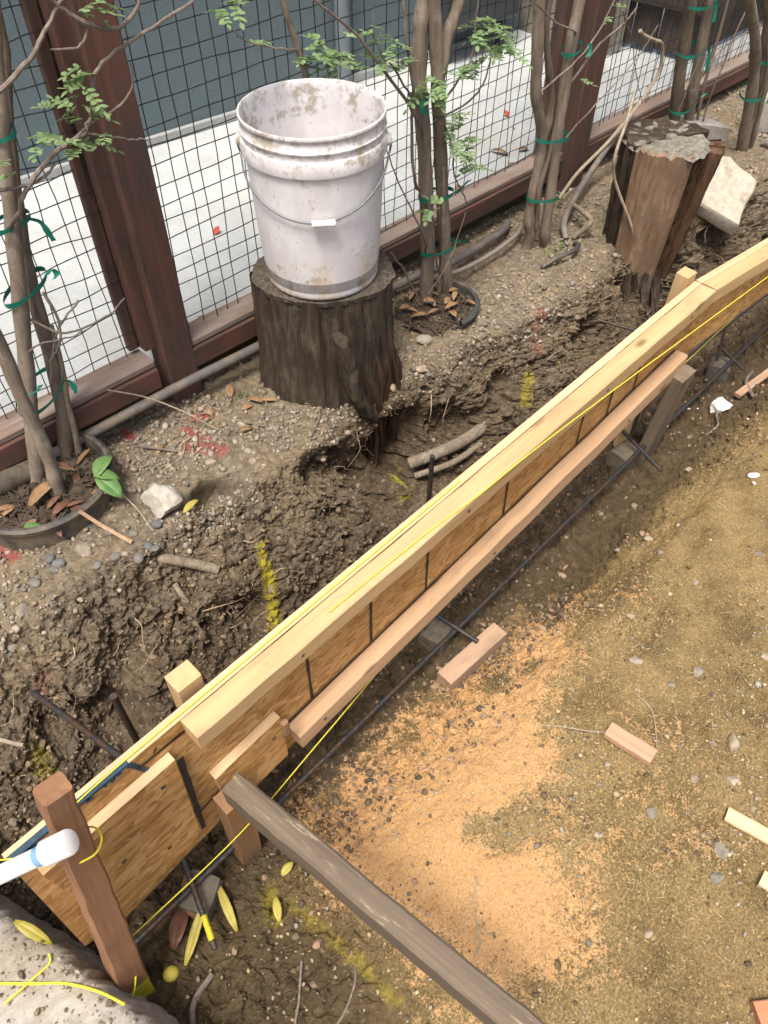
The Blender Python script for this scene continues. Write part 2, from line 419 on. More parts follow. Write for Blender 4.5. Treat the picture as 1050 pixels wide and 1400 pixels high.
d += t_*(1-b_)*(.014*big+.010*mid+.006*(.5-w1b)+.006*(idb-.5)+.005*(idc-.5))
lum = np.exp(-((q[:, 1]-.44)/.085)**2)*sstep(-.1, .2, q[:, 0])           # crumbled lip of the dug floor
lum = np.maximum(lum, .8*sstep(.35, .1, q[:, 0])*sstep(.05, .3, q[:, 1])*(q[:, 1] < .6))
d += (1-b_)*(1-t_)*(.016*big+.009*mid+.004*sstep(.1, .5, mid)*(idb-.5)+.003*fbm(q*np.array([25, 70, 30.]), 3, 73)+.0035*(idc-.5)*sstep(-.1, .4, fbm(q*6, 3, 74))+lum*(.016*(ida-.5)+.016*(idb-.5)+.010*mid+.007*(idc-.5)))
inter = (1-b_)*(1-t_)*(1-f_); d += inter*(.035*mid+.030*(ida-.5)+.020*(idb-.5)+.008*(idc-.5))
disp[near] = d
lumfull = np.zeros(len(PT)); lumfull[near] = np.maximum(lum*(1-b_)*(1-t_), inter)
PT += N0*disp[:, None]
# hollows and bumps in the bank: (x, y, z, radius, depth)
for hx, hy, hz, hr, hd in [(.565, 1.085, -.03, .062, .12), (.80, 1.02, -.05, .040, .07), (1.07, 1.01, -.17, .085, .13), (.97, 1.0, -.15, .06, .08), (1.15, 1.0, -.13, .05, .08),
                           (2.42, .96, -.03, .055, .10), (2.27, .96, -.20, .09, .09), (1.55, .93, -.14, .05, .045), (.335, .97, -.14, .035, .07),
                           (.36, .93, -.20, .03, .06), (1.70, .90, -.16, .04, .05), (1.62, 1.30, -.02, .06, .03), (.12, .86, -.16, .06, .08), (.86, 1.03, -.13, .07, .10), (.93, .98, -.20, .08, .11), (.78, .96, -.20, .06, .08), (1.10, 1.02, -.20, .09, .10), (1.24, .96, -.17, .07, .08), (.345, .93, -.18, .04, .09), (.19, .92, -.12, .05, .06), (.03, .92, -.13, .05, .06), (.47, .90, -.19, .05, .07), (1.42, .93, -.12, .05, .07), (1.80, .92, -.15, .07, .09), (2.06, .98, -.15, .06, .08), (2.5, .88, -.12, .08, .09),
                           (.50, .98, -.12, .07, -.035), (.70, .96, -.12, .08, -.03), (1.30, 1.02, -.10, .07, -.03), (.22, 1.0, -.05, .06, -.02), (1.85, 1.06, -.02, .09, -.02)]:
    dd = np.linalg.norm(PT-np.array([hx, hy, hz]), axis=1); w = np.exp(-(dd/hr)**4)
    push = np.array([0, .55, -.84]) if hd > 0 and hz > -.07 else np.array([0, .96, -.28])
    PT += w[:, None]*push*hd
for (ax, ay), (bx, by), w_, dp in [((.75, -.05), (1.0, .12), .020, .006), ((.95, .22), (1.35, .30), .022, .007), ((.62, .10), (.80, .26), .016, .005), ((1.15, .10), (1.6, .33), .028, .008), ((.48, -.12), (.70, -.02), .018, .005), ((1.0, -.02), (1.2, .12), .022, .006)]:
    e_ = np.array([bx-ax, by-ay]); L2 = e_@e_; tt = ((PT[:, 0]-ax)*e_[0]+(PT[:, 1]-ay)*e_[1])/L2; tc_ = np.clip(tt, 0, 1)
    ds = np.hypot(PT[:, 0]-ax-tc_*e_[0], PT[:, 1]-ay-tc_*e_[1])/w_
    PT[:, 2] += dp*(-np.exp(-ds**2)+.8*np.exp(-((ds-1.5)/.5)**2))*(PT[:, 1] < .5)
# the dark dip with a crumbled lip at the edge of the dug floor
dd = np.hypot((PT[:, 0]-1.02)/.10, (PT[:, 1]-.41)/.05); PT[:, 2] -= .035*np.exp(-dd**2)*(yy < .6)
G = PT.reshape(NX, NY, 3); NRM = grid_normals(G).reshape(-1, 3)
P3 = PT

# colour masks on the earth: wood dust, damp soil plus painted shade, gravel, marking paint
def poly_sd(px_, py_, poly):
    poly = np.array(poly); dmin = np.full(len(px_), 9.); ins = np.zeros(len(px_), bool)
    for a, b in zip(poly, np.roll(poly, -1, 0)):
        e = b-a; t = np.clip(((px_-a[0])*e[0]+(py_-a[1])*e[1])/(e@e), 0, 1)
        dmin = np.minimum(dmin, np.hypot(px_-a[0]-t*e[0], py_-a[1]-t*e[1]))
        c = (a[1] > py_) != (b[1] > py_)
        ins ^= c & (px_ < e[0]*(py_-a[1])/(e[1]+1e-12)+a[0])
    return np.where(ins, dmin, -dmin)
SAND = [(.85, .45), (1.02, .39), (.92, .31), (.73, .28), (.66, .17), (.54, .02), (.42, -.04), (.31, .02), (.27, .18), (.24, .31), (.27, .48), (.50, .48), (.74, .44)]
sdv = poly_sd(xx, yy, SAND)
m_sand = np.clip(.5+(sdv+.06*fbm(P3*9, 4, 52))/.24, 0, 1)
for cx, cy, rr in [(.52, .17, .058), (.80, .36, .022), (.74, .40, .03)]:        # bare patches inside it
    m_sand *= .25+.75*sstep(.35, 1.6, np.hypot((xx-cx)*.8+(yy-cy)*.5, (yy-cy)*1.1)/rr+1.0*fbm(P3*18+cx*9, 4, 50))
m_sand = np.maximum(m_sand, .55*np.exp(-((xx-.21)**2+(yy-.06)**2)/.07**2))
m_sand = np.maximum(m_sand, .34*np.exp(-((xx-.66)**2/.4**2+(yy-.02)**2/.25**2))); m_sand = np.maximum(m_sand, .36*np.exp(-((xx-.95)**2/.25**2+(yy-.28)**2/.10**2)))
m_sand = np.where(yy > .62, 0, m_sand)
P3[:, 2] += .007*sstep(.42, .85, m_sand+.25*fbm(P3*26, 3, 88))*(yy < .6)
lowq = fbm(P3*np.array([3, 3, 3.]), 3, 77)
m_damp_shade = sstep(.36, .46, yy+lowq*.05)*(1-sstep(.62, .8, yy))*.9  # wet trench soil, with the formwork's shadow painted in
m_damp_shade = np.maximum(m_damp_shade, .85*sstep(.26, .08, xx+.25*np.maximum(0, .1-yy)+lowq*.08)*(yy < .62))
m_damp_shade = np.maximum(m_damp_shade, np.exp(-(((xx-1.02)/.14)**2+((yy-.43)/.06)**2)))  # shadow in the dip, painted as a dark spot
m_damp_shade = np.maximum(m_damp_shade, s_bank*sstep(.05, -.25, P3[:, 2]+.12*lowq)*.55)  # occlusion painted onto the deep part of the bank
m_damp_shade = np.maximum(m_damp_shade, np.exp(-(((xx-1.05)/.16)**2+((yy-1.05)/.10)**2))*.9*(yy > .8))  # painted shade in the hollow below the near stump
m_damp_shade *= np.where((xx > .3) & (xx < .95) & (yy < .5), .45, 1)
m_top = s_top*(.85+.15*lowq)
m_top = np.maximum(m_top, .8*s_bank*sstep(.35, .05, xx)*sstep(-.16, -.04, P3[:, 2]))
m_top = np.maximum(m_top, .75*s_bank*sstep(.35, .85, NRM[:, 2])*sstep(-.26, -.08, P3[:, 2]+.06*lowq))  # paler where the bank faces point upward
m_floor = 1-sstep(.52, .66, yy)
def stroke(pts, w):
    """closeness to a sprayed stroke through 3-D points"""
    dm = np.full(len(P3), 9.); pts = [np.array(p, float) for p in pts]
    for a, b in zip(pts, pts[1:]):
        e = b-a; t = np.clip(((P3-a)@e)/(e@e+1e-12), 0, 1); dm = np.minimum(dm, np.linalg.norm(P3-a-t[:, None]*e, axis=1))
    return np.exp(-(dm/w)**2)
m_y = np.zeros(len(P3)); m_r = np.zeros(len(P3))

for pts, w, a in [([(.570, .958, -.098), (.551, .924, -.105), (.537, .907, -.13), (.521, .883, -.161), (.51, .866, -.204), (.494, .84, -.232)], .024, 1.05), ([(1.083, 1.04, -.25), (1.02, .95, -.27)], .035, .8), ([(1.51, .93, -.12), (1.45, .887, -.158)], .03, .8),
                 ([(-.035, .908, -.146), (-.047, .842, -.186)], .035, .75), ([(.145, .387, -.24), (.155, .328, -.237), (.166, .242, -.225), (.17, .144, -.22)], .028, .60), ([(.135, .436, -.23), (.11, .385, -.23)], .025, .8), ([(2.678, 1.023, .005), (2.478, .966, -.033)], .03, .6),
                 ([(.62, .25, -.15), (.60, .12, -.14)], .06, .35), ([(.4, .05, -.15), (.66, .0, -.13)], .06, .4)]:
    m_y = np.maximum(m_y, a*stroke(pts, w))
for pts, w, a in [([(.643, 1.335, -.035), (.66, 1.28, -.034)], .022, .95), ([(.693, 1.358, -.033), (.711, 1.35, -.034)], .02, 1.3), ([(.617, 1.282, -.03), (.66, 1.215, -.03)], .03, .85), ([(.539, 1.447, -.04), (.532, 1.417, -.04)], .016, 1.4),
                 ([(1.66, 1.02, -.01), (1.565, .948, -.075)], .03, .7), ([(.12, 1.33, -.03), (.15, 1.27, -.02)], .03, .9), ([(.06, 1.0, -.07), (.01, .957, -.1)], .035, .55)]:
    m_r = np.maximum(m_r, a*stroke(pts, w))
bpy_me = bpy.data.meshes.new('ground')
idx = np.arange(NX*NY).reshape(NX, NY)
quads = np.stack([idx[:-1, :-1], idx[:-1, 1:], idx[1:, 1:], idx[1:, :-1]], -1).reshape(-1, 4)
nf = len(quads)
bpy_me.vertices.add(len(P3)); bpy_me.vertices.foreach_set('co', P3.astype(np.float32).ravel())
bpy_me.loops.add(nf*4); bpy_me.loops.foreach_set('vertex_index', quads.ravel().astype(np.int32))
bpy_me.polygons.add(nf); bpy_me.polygons.foreach_set('loop_start', np.arange(0, nf*4, 4, dtype=np.int32))
try: bpy_me.polygons.foreach_set('loop_total', np.full(nf, 4, np.int32))
except Exception: pass
bpy_me.polygons.foreach_set('use_smooth', ~((s_bank[quads[:, 0]] > .25) | (lumfull[quads[:, 0]] > .3))); bpy_me.update(calc_edges=True); bpy_me.validate()
for nm, chs in (('mask', (m_sand, m_damp_shade, m_top)), ('paint', (m_y, m_r, m_floor))):
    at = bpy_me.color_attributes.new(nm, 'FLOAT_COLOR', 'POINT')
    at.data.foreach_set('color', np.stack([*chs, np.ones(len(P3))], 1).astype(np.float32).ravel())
bpy_me.materials.append(mat_soil())
ground = link(bpy.data.objects.new('ground', bpy_me), Matrix()); tag(ground, 'bare earth of a dug garden bank, trench and floor', 'ground', kind='structure')

def soup(name, mat, centres, normals, sizes, tints, sub=1, flat=.75, seed=1, smooth=True, sink=.2):
    """many tiny lumps as one mesh"""
    rg = np.random.default_rng(seed); v0, f0 = ICO[sub]; f0 = np.array(f0); n = len(centres); k = len(v0)
    q = rg.normal(size=(n, 4)); q /= np.linalg.norm(q, axis=1)[:, None]; a, b, c, d = q.T
    Rm = np.stack([1-2*(c*c+d*d), 2*(b*c-a*d), 2*(b*d+a*c), 2*(b*c+a*d), 1-2*(b*b+d*d), 2*(c*d-a*b), 2*(b*d-a*c), 2*(c*d+a*b), 1-2*(b*b+c*c)], 1).reshape(n, 3, 3)
    sc = np.stack([rg.uniform(.75, 1.35, n), rg.uniform(.7, 1.15, n), rg.uniform(.45, 1, n)*flat/.75], 1)
    jit = rg.uniform(.78, 1.18, (n, k, 1))
    V = np.einsum('nij,nkj->nki', Rm, v0[None]*jit*sc[:, None, :])*sizes[:, None, None]+(centres+normals*sizes[:, None]*(.5-sink))[:, None, :]
    F = (f0[None]+(np.arange(n)*k)[:, None, None]).reshape(-1, 3); me = bpy.data.meshes.new(name)
    me.vertices.add(n*k); me.vertices.foreach_set('co', V.astype(np.float32).ravel())
    me.loops.add(len(F)*3); me.loops.foreach_set('vertex_index', F.ravel().astype(np.int32))
    me.polygons.add(len(F)); me.polygons.foreach_set('loop_start', np.arange(0, len(F)*3, 3, dtype=np.int32))
    try: me.polygons.foreach_set('loop_total', np.full(len(F), 3, np.int32))
    except Exception: pass
    me.polygons.foreach_set('use_smooth', np.full(len(F), smooth)); me.update(calc_edges=True)
    at = me.color_attributes.new('tint', 'FLOAT_COLOR', 'POINT')
    at.data.foreach_set('color', np.repeat(np.c_[tints, np.ones(n)], k, 0).astype(np.float32).ravel())
    me.materials.append(mat); return link(bpy.data.objects.new(name, me), Matrix())
def pick(weight, n, seed):
    rg = np.random.default_rng(seed); area = np.linalg.norm(np.cross(np.gradient(G, axis=0), np.gradient(G, axis=1)), axis=2).ravel()
    w = weight*area; w /= w.sum(); i = rg.choice(len(w), n, p=w)
    return P3[i]+rg.uniform(-.003, .003, (n, 3)), NRM[i], i, rg
M_VC = mat_vcol('loose_grains')
inview = ((xx > -.3) & (xx < 4) & (yy > -.4) & (yy < 1.5)).astype(float)/(1+(np.maximum(0, xx-.8))*.9)
patchy = sstep(-.25, .35, fbm(P3*7, 3, 91))
# gravel on the garden strip
c, nn, i, rg = pick(inview*s_top*(.15+patchy)*(NRM[:, 2] > .3), 12500, 5)
sz = np.exp(rg.normal(math.log(.0034), .45, len(c))).clip(.0014, .0105)
pal = np.array([(.33, .29, .22), (.25, .23, .20), (.35, .30, .235), (.20, .17, .13), (.19, .185, .18), (.31, .235, .17), (.38, .35, .30), (.28, .22, .15)])
pal = pal*.65+np.array([.25, .21, .155])*.35
gravel = soup('gravel', M_VC, c, nn, sz, pal[rg.integers(0, len(pal), len(c))]*rg.uniform(.7, 1.15, (len(c), 1)), seed=5)
tag(gravel, 'small mixed gravel lying over the garden strip by the fence', 'gravel', kind='stuff')
# crumbs of clay on the bank and in the trench
s_tr = np.where((yy > .60) & (yy < footx+.02), .7, 0)
c, nn, i, rg = pick(inview*np.maximum(s_bank, s_tr)*(.25+patchy), 15000, 6)
sz = np.exp(rg.normal(math.log(.0028), .5, len(c))).clip(.0011, .0085)
pal = np.array([(.14, .105, .075), (.10, .075, .052), (.19, .15, .11), (.22, .165, .105), (.085, .062, .045)])
clods = soup('soil_crumbs', M_VC, c, nn, sz, pal[rg.integers(0, len(pal), len(c))]*rg.uniform(.75, 1.2, (len(c), 1)), seed=6, sink=.5, smooth=False)
tag(clods, 'loose brown clay crumbs clinging to the cut bank', 'soil', kind='stuff')
lumf = np.zeros(len(P3)); lumf[near] = lum*(1-b_)*(1-t_)
c, nn, i, rg = pick(inview*lumf*(yy < .62)*patchy*(.15+sstep(.1, .35, xx)), 2600, 8)
sz = np.exp(rg.normal(math.log(.0034), .5, len(c))).clip(.0013, .010)
pal2 = np.array([(.12, .09, .06), (.16, .12, .08), (.26, .18, .12), (.09, .07, .05), (.30, .21, .14)])
c2 = soup('trench_crumbs', M_VC, c, nn, sz, pal2[rg.integers(0, len(pal2), len(c))], seed=8, sink=.5, smooth=False)
tag(c2, 'crumbled damp earth along the lip of the trench', 'soil', kind='stuff')
# grit and splinters on the dug floor
c, nn, i, rg = pick(inview*(yy < .42)*(.1+patchy)*(.25+.75*sstep(.1, .4, xx))*(1-.75*(m_sand > .6)), 7000, 9)
sz = np.exp(rg.normal(math.log(.0021), .45, len(c))).clip(.001, .0075)
pal = np.array([(.36, .29, .17), (.24, .20, .14), (.16, .12, .07), (.30, .28, .24), (.45, .36, .22), (.12, .09, .055)])
grit = soup('grit', M_VC, c, nn, sz, pal[rg.integers(0, len(pal), len(c))]*rg.uniform(.75, 1.15, (len(c), 1)), seed=9)
tag(grit, 'fine grit scattered on the dusty dug floor', 'grit', kind='stuff')
c, nn, i, rg = pick(inview*(yy < .40)*(.30+m_sand)*(.06+sstep(.18, .42, xx)), 9000, 10)
m = MB(); 
for k in range(len(c)):
    a = rg.uniform(0, 6.28); L = rg.uniform(.0012, .0042); w = rg.uniform(.0004, .0008); e = Vector((math.cos(a), math.sin(a), rg.uniform(-.3, .3)))*L; s = Vector((-math.sin(a), math.cos(a), 0))*w
    p = Vector(c[k])+Vector((0, 0, .0015)); tc = (.50, .38, .21) if rg.random() < .6 else (.36, .25, .13)
    m.add([p-e-s, p+e-s, p+e+s, p-e+s, p+Vector((0, 0, .0012))], [(0, 1, 4), (1, 2, 4), (2, 3, 4), (3, 0, 4)], tc)
chips = m.build('wood_shavings', M_VC, origin=(0, 0, 0), smooth=False)
tag(chips, 'pale saw shavings strewn over the dug floor', 'shavings', kind='stuff')

# ================================================================ BEYOND THE FENCE
def h_at(x, y):
    i = np.argmin((P3[:, 0]-x)**2+(P3[:, 1]-y)**2); return float(P3[i, 2])
t = NT('patio_concrete'); v = t.coord(rnd=False); n = t.noise(v, 6, 8, .6); n2 = t.noise(v, 90, 5, .7)
col = t.ramp(n, [(.3, (.39, .415, .42)), (.7, (.495, .525, .53))]); col = t.mix(.35, col, t.ramp(n2, [(.3, (.6, .6, .6)), (.7, (1.2, 1.2, 1.2))]), 'MULTIPLY')
col = t.mix(t.ramp(t.noise(v, 2.3, 6, .65), [(.5, 0.), (.7, .5)]), col, (.40, .37, .31))
M_PATIO = t.done(col, .8, t.bump(n2, .0015), .3)
m = MB(); m.box((-6, 1.53, -.20), (3.36, 2.95, .045)); m.box((3.364, 1.53, -.20), (9, 2.95, .040))
tag(m.build('patio', M_PATIO, origin=(0, 1.53, 0), smooth=False), 'pale smooth concrete walkway behind the wire fence', 'patio', kind='structure')
t = NT('stucco'); v = t.coord(); n = t.noise(v, 160, 6, .7); n2 = t.noise(v, 3, 5, .6)
col = t.mix(t.ramp(n2, [(.35, 0.), (.7, .6)]), t.ramp(n, [(.3, (.098, .130, .142)), (.7, (.145, .185, .200))]), (.115, .155, .170))
M_STUCCO = t.done(col, .9, t.bump(n, .004), .2)
wall = thing('stucco_wall', (.6, 2.65, .045), 'dark slate-blue stucco wall behind the pale walkway', 'wall')
def wy(x): return 2.665-.093*(x-.6)
m = MB(); m.add([(-4, wy(-4), .0), (3.9, wy(3.9), .0), (3.9, wy(3.9)+.2, .0), (-4, wy(-4)+.2, .0), (-4, wy(-4), 2.6), (3.9, wy(3.9), 2.6), (3.9, wy(3.9)+.2, 2.6), (-4, wy(-4)+.2, 2.6)],
    [(0, 3, 2, 1), (4, 5, 6, 7), (0, 1, 5, 4), (1, 2, 6, 5), (2, 3, 7, 6), (3, 0, 4, 7)])
m.build('wall_face', M_STUCCO, wall, smooth=False)
m = MB(); m.bar((-4, wy(-4)-.010, .062), (3.0, wy(3.0)-.010, .062), .02, .03, seg=1); m.build('base_strip', mat_plain('base_render', (.30, .31, .31), .9, .2), wall)
m = MB(); m.tube([(2.25, wy(2.25)-.035, .05), (2.25, wy(2.25)-.035, 2.5)], .03, 12)
dpn = m.build('downpipe', mat_plain('painted_pipe', (.14, .17, .18), .5, .1)); tag(dpn, 'slim blue-grey downpipe running up the dark stucco wall', 'downpipe')
M_DARKMET = mat_plain('dark_paint', (.045, .050, .055), .45, .2)
ub = thing('utility_cabinet', (2.95, 2.36, .045), 'dark grey utility cabinet on legs against the stucco wall', 'cabinet')
m = MB(); m.bar((2.72, 2.38, .42), (3.10, 2.345, .42), .14, .5, b=.01); m.build('cabinet_body', M_DARKMET, ub)
for q in (2.75, 3.07):
    m = MB(); m.bar((q, 2.37-.09*(q-2.75), .045), (q, 2.37-.09*(q-2.75), .17), .035, .035, up=(0, 1, 0), b=.003); m.build('leg', M_DARKMET, ub)
M_BLOCK = mat_plain('old_render', (.26, .24, .20), .9, .3, 30, dirt=(.14, .12, .10), bump=.002)
m = MB(); m.bar((3.38, 2.50, .15), (3.33, 1.93, .15), .14, .22, b=.006)
tag(m.build('concrete_ledge', M_BLOCK, origin=(3.36, 2.2, .04), smooth=False), 'low beige concrete ledge at the far end of the walkway', 'ledge')
gate = thing('timber_gate', (3.5, 1.7, .045), 'tall dark timber gate closing the far end of the walkway', 'gate')
M_GATE = mat_wood('gate_wood', (.075, .060, .048), (.038, .031, .026), knots=False)
for k in range(8):
    y0 = 2.62-.125*k; xg = 3.47-.10*(y0-2.0)
    lumber('board', M_GATE, (xg, y0, .062), (xg, y0, 1.9), .118, .02, gate, up=(1, 0, 0))
for k in range(14): lumber('board', M_GATE, (3.56+.19*k, 1.66, .062), (3.56+.19*k, 1.66, 1.9), .02, .182, gate, up=(1, 0, 0))
for zz in (.27, .95, 1.7): lumber('rail', M_GATE, (3.395, 2.62, zz), (3.50, 1.50, zz), .045, .09, gate)
# dark planter side below the fence rail, far right
m = MB(); m.box((2.55, 1.475, -.2), (5.5, 1.50, .028)); m.box((-2, 1.50, -.2), (5.5, 1.522, .03))
tag(m.build('retaining_board', mat_wood('mossy_board', (.10, .085, .035), (.045, .040, .018), knots=False), origin=(2.6, 1.48, -.1), smooth=False), 'mossy olive board holding the soil under the fence rail', 'retaining board')

# ---------------------------------------------------------------- fence
M_RED = mat_wood('redwood_stain', (.135, .066, .050), (.065, .036, .029), weather=(.060, .047, .041), rough=.75, knots=False, stain=(.155, .068, .052))
M_RAILW = mat_wood('weathered_rail', (.24, .175, .145), (.12, .085, .072), weather=(.25, .21, .18), knots=False)
M_WIRE = mat_plain('dark_wire', (.022, .021, .022), .45, .3, spec=.5, metal=.4)
fence = thing('wire_fence', (.7, 1.47, 0), 'redwood framed fence with square black wire mesh along the walkway', 'fence')
lumber('post', M_RED, (.727, 1.468, -.10), (.727, 1.468, 2.0), .084, .068, fence, up=(0, 1, 0), b=.005)
lumber('frame_stile', M_RED, (.672, 1.478, .135), (.672, 1.478, 2.0), .036, .040, fence, up=(0, 1, 0))
lumber('frame_stile', M_RED, (.640, 1.495, .135), (.640, 1.495, 2.0), .026, .018, fence, up=(0, 1, 0))
lumber('post', M_RED, (2.345, 1.445, -.12), (2.345, 1.445, 2.0), .105, .092, fence, up=(0, 1, 0), b=.005)
lumber('frame_stile', M_RED, (2.245, 1.475, .09), (2.245, 1.475, 2.0), .07, .04, fence, up=(0, 1, 0))
lumber('frame_stile', M_RED, (2.43, 1.475, .08), (2.43, 1.475, 2.0), .03, .04, fence, up=(0, 1, 0))
lumber('post', M_RED, (4.1, 1.45, -.12), (4.1, 1.45, 2.0), .1, .092, fence, up=(0, 1, 0), b=.005)
# bottom rails: a face board with a ledge on top of it
for x0, x1, z0, z1 in [(-1.2, .655, .115, .085), (.763, 2.29, .082, .066), (2.40, 4.05, .062, .030)]:
    lumber('bottom_rail', M_RED, (x0, 1.452, z0-.012), (x1, 1.446, z1-.012), .040, .056, fence)
    lumber('rail_cap', M_RAILW, (x0, 1.474, z0+.027), (x1, 1.468, z1+.027), .070, .018, fence, b=.003)
for x0, x1 in [(-1.2, 2.3), (2.39, 4.05)]: lumber('top_rail', M_RED, (x0, 1.47, 2.02), (x1, 1.465, 2.02), .09, .04, fence)
m = MB()
def wob(a, s): return .0042*math.sin(a*5.1+s*1.7)+.0034*math.sin(a*13+s*3.1)+.0012*math.sin(a*41+s*5.3)
for x0, x1, zb in [(-1.2, .655, .13), (.765, 2.215, .09), (2.44, 4.05, .06)]:
    k0 = int(math.ceil(x0/.0385)); k1 = int(x1/.0385)
    for k in range(k0, k1+1):
        xk = k*.0385-.009; 
        if x0 < xk < x1: m.tube([(xk+wob(z, k)*(1.2 if x0 < 0 else .7), 1.484+wob(z*.7, k+9), z) for z in np.linspace(zb, 2.0, 24)], .00125, 5, cap=False)
    for k in range(3, 50):
        z = .041*k-.010
        if z > zb and z < 2.0: m.tube([(x, 1.4865+wob(x*.8, k), z+wob(x, k+4)*(1.3 if x0 < 0 else .8)) for x in np.linspace(x0, x1, int((x1-x0)*24))], .00125, 5, cap=False)
m.build('wire_mesh', M_WIRE, fence)

# ---------------------------------------------------------------- bucket
t = NT('bucket_plastic'); v = t.coord(rnd=False); n = t.noise(v, 14, 8, .7, .3); n2 = t.noise(v, 50, 6, .75)
col = t.ramp(t.noise(v, 7, 7, .65), [(.35, (.60, .585, .61)), (.65, (.76, .76, .775))])
col = t.mix(t.ramp(t.noise(t.coord((14, 14, 3.5), rnd=False), 1, 6, .65), [(.46, 0.), (.66, .45)]), col, (.52, .48, .46))
zsep = t.n('ShaderNodeSeparateXYZ'); t.l(v, zsep.inputs[0])
rim = t.ramp(zsep.outputs[2], [(.285, 0.), (.30, 1.)]) ; low = t.ramp(zsep.outputs[2], [(.0, 1.), (.13, 0.)])
gate = t.math('ADD', t.math('MULTIPLY', rim, .09), t.math('MULTIPLY', low, .10))
d = t.ramp(t.math('ADD', t.math('MULTIPLY', t.math('ADD', n, n2), .5), gate), [(.575, 0.), (.66, .8)])
col = t.mix(d, col, t.ramp(n2, [(.3, (.16, .13, .09)), (.7, (.36, .31, .22))]))
col = t.mix(t.math('MULTIPLY', t.ramp(t.noise(v, 9, 4, .6), [(.42, 0.), (.58, 1.)]), t.math('MULTIPLY', low, .55)), col, (.62, .42, .20))
sp = t.ramp(t.noise(t.coord((1, 1, .55), rnd=False), 95, 4, .65), [(.66, 0.), (.72, .75)]); col = t.mix(sp, col, (.20, .17, .12))
t.b.inputs['Subsurface Weight'].default_value = 0
# lilac-white plastic
M_BKT = t.done(col, .42, t.bump(n2, .0004), .45)
BX, BY, BZ = 1.053, 1.259, .268
bucket = thing('bucket', (BX, BY, BZ), 'white plastic bucket spattered with dried mortar, standing on the near stump', 'bucket')
prof = [(0, .004), (.118, .004), (.126, 0), (.130, .004), (.1307, .009), (.1312, .016), (.1345, .06), (.140, .15), (.1445, .25), (.1462, .288), (.1525, .290), (.1535, .294), (.1535, .318), (.152, .321), (.1478, .322), (.148, .334), (.1515, .336), (.1520, .339), (.1485, .342),
        (.1480, .358), (.1515, .361), (.1522, .365), (.1512, .3685), (.1480, .369), (.1462, .366), (.1452, .355), (.1440, .27), (.139, .15), (.132, .02), (.124, .012), (0, .012)]
m = MB(); m.lathe(prof, (BX, BY, BZ), 96); m.build('body', M_BKT, bucket, angle=50)
for sg in (-1, 1):
    ex = Vector((math.cos(R(-45)), math.sin(R(-45)), 0))*sg
    m = MB(); c = Vector((BX, BY, BZ+.305)); m.tube([c+ex*.151, c+ex*.162], [.014, .011], 16); m.build('ear', M_BKT, bucket)
bail = []
ex, ey = Vector((math.cos(R(-45)), math.sin(R(-45)), 0)), Vector((-math.cos(R(45)), -math.sin(R(45)), 0))
for k in range(33):
    a = math.pi*k/32; s_ = math.sin(a)
    flat = s_**.9
    rr = .160
    hz = .305-.106*flat; depth = .150*math.sin(a)**.75+.004
    px_ = .161*math.cos(a)
    # keep the wire just outside the wall
    rw = .1445+(.0075)*(hz-.15)/.15+.004
    dep = math.sqrt(max(0, max(rw, abs(px_)+.0001)**2-px_**2)) if abs(px_) < rw else 0
    bail.append(Vector((BX, BY, BZ))+ex*px_+ey*max(dep, 0)+Vector((0, 0, hz)))
m = MB(); m.tube(bail, .0023, 8); m.build('wire_handle', mat_plain('galvanised', (.20, .205, .22), .45, .2, metal=.5), bucket)
g0, g1 = Vector((BX, BY, BZ+.200))+ex*(-.002)+ey*.1565, Vector((BX, BY, BZ+.201))+ex*.046+ey*.1520
m = MB(); m.tube([g0+(g1-g0)*q for q in (0, .04, .1, .9, .96, 1)], [.0075, .0085, .0072, .0072, .0085, .0075], 14); m.build('grip', mat_plain('grip_plastic', (.72, .72, .72), .4, .08), bucket)

# ---------------------------------------------------------------- stumps
M_BARK1 = mat_bark('old_bark', (.022, .017, .013), (.060, .046, .034), (.125, .098, .074), 1., .009, lichen=(.10, .086, .064))
M_CUT = mat_bark('grey_cut_wood', (.035, .028, .021), (.085, .072, .055), (.19, .17, .14), 1.6, .003)
def bark_fn(seed, amp=.012, lobes=5):
    rg = random.Random(seed); ph = [rg.uniform(0, 6.28) for _ in range(8)]
    def fn(th, k, r):
        return r*(1+amp*4*math.sin(lobes*th+ph[0])*.35+amp*2*math.sin(9*th+ph[1]+k*.05)+amp*1.6*math.sin(17*th+ph[2]-k*.08)+amp*1.3*math.sin(31*th+ph[3]+k*.1)+amp*rg.uniform(-.6, .6)+amp*1.5*math.sin(5*th+k*.22+ph[4])*math.sin(k*.31+ph[5]))
    return fn
s1 = thing('tree_stump', (BX, BY, -.05), 'broad dark tree stump with furrowed bark under the white bucket', 'stump')
zs = np.linspace(-.38, .262, 44)
prof = [(np.interp(z, [-.38, -.2, -.05, .1, .262], [.150, .165, .180, .170, .166]), z) for z in zs]
m = MB(); sq = lambda th: 1-.25*max(0, math.cos(th-R(-135)))**1.5; bf1 = bark_fn(3, .010); m.lathe(prof, (BX, BY, 0), 220, lambda th, k, r: bf1(th, k, r)*(1-(1-sq(th))*min(1, max(0, k/30)))); m.build('trunk', M_BARK1, s1, angle=70)
rgc = random.Random(9)
m = MB(); m.lathe([(.168, .250), (.171, .262), (.150, .268), (.10, .2665), (.0, .2668)], (BX, BY, 0), 90, lambda th, k, r: r*sq(th)*(1+.012*math.sin(5*th+1)+.012*math.sin(13*th)+rgc.uniform(-.014, .010))); m.build('cut_top', M_CUT, s1, angle=60)
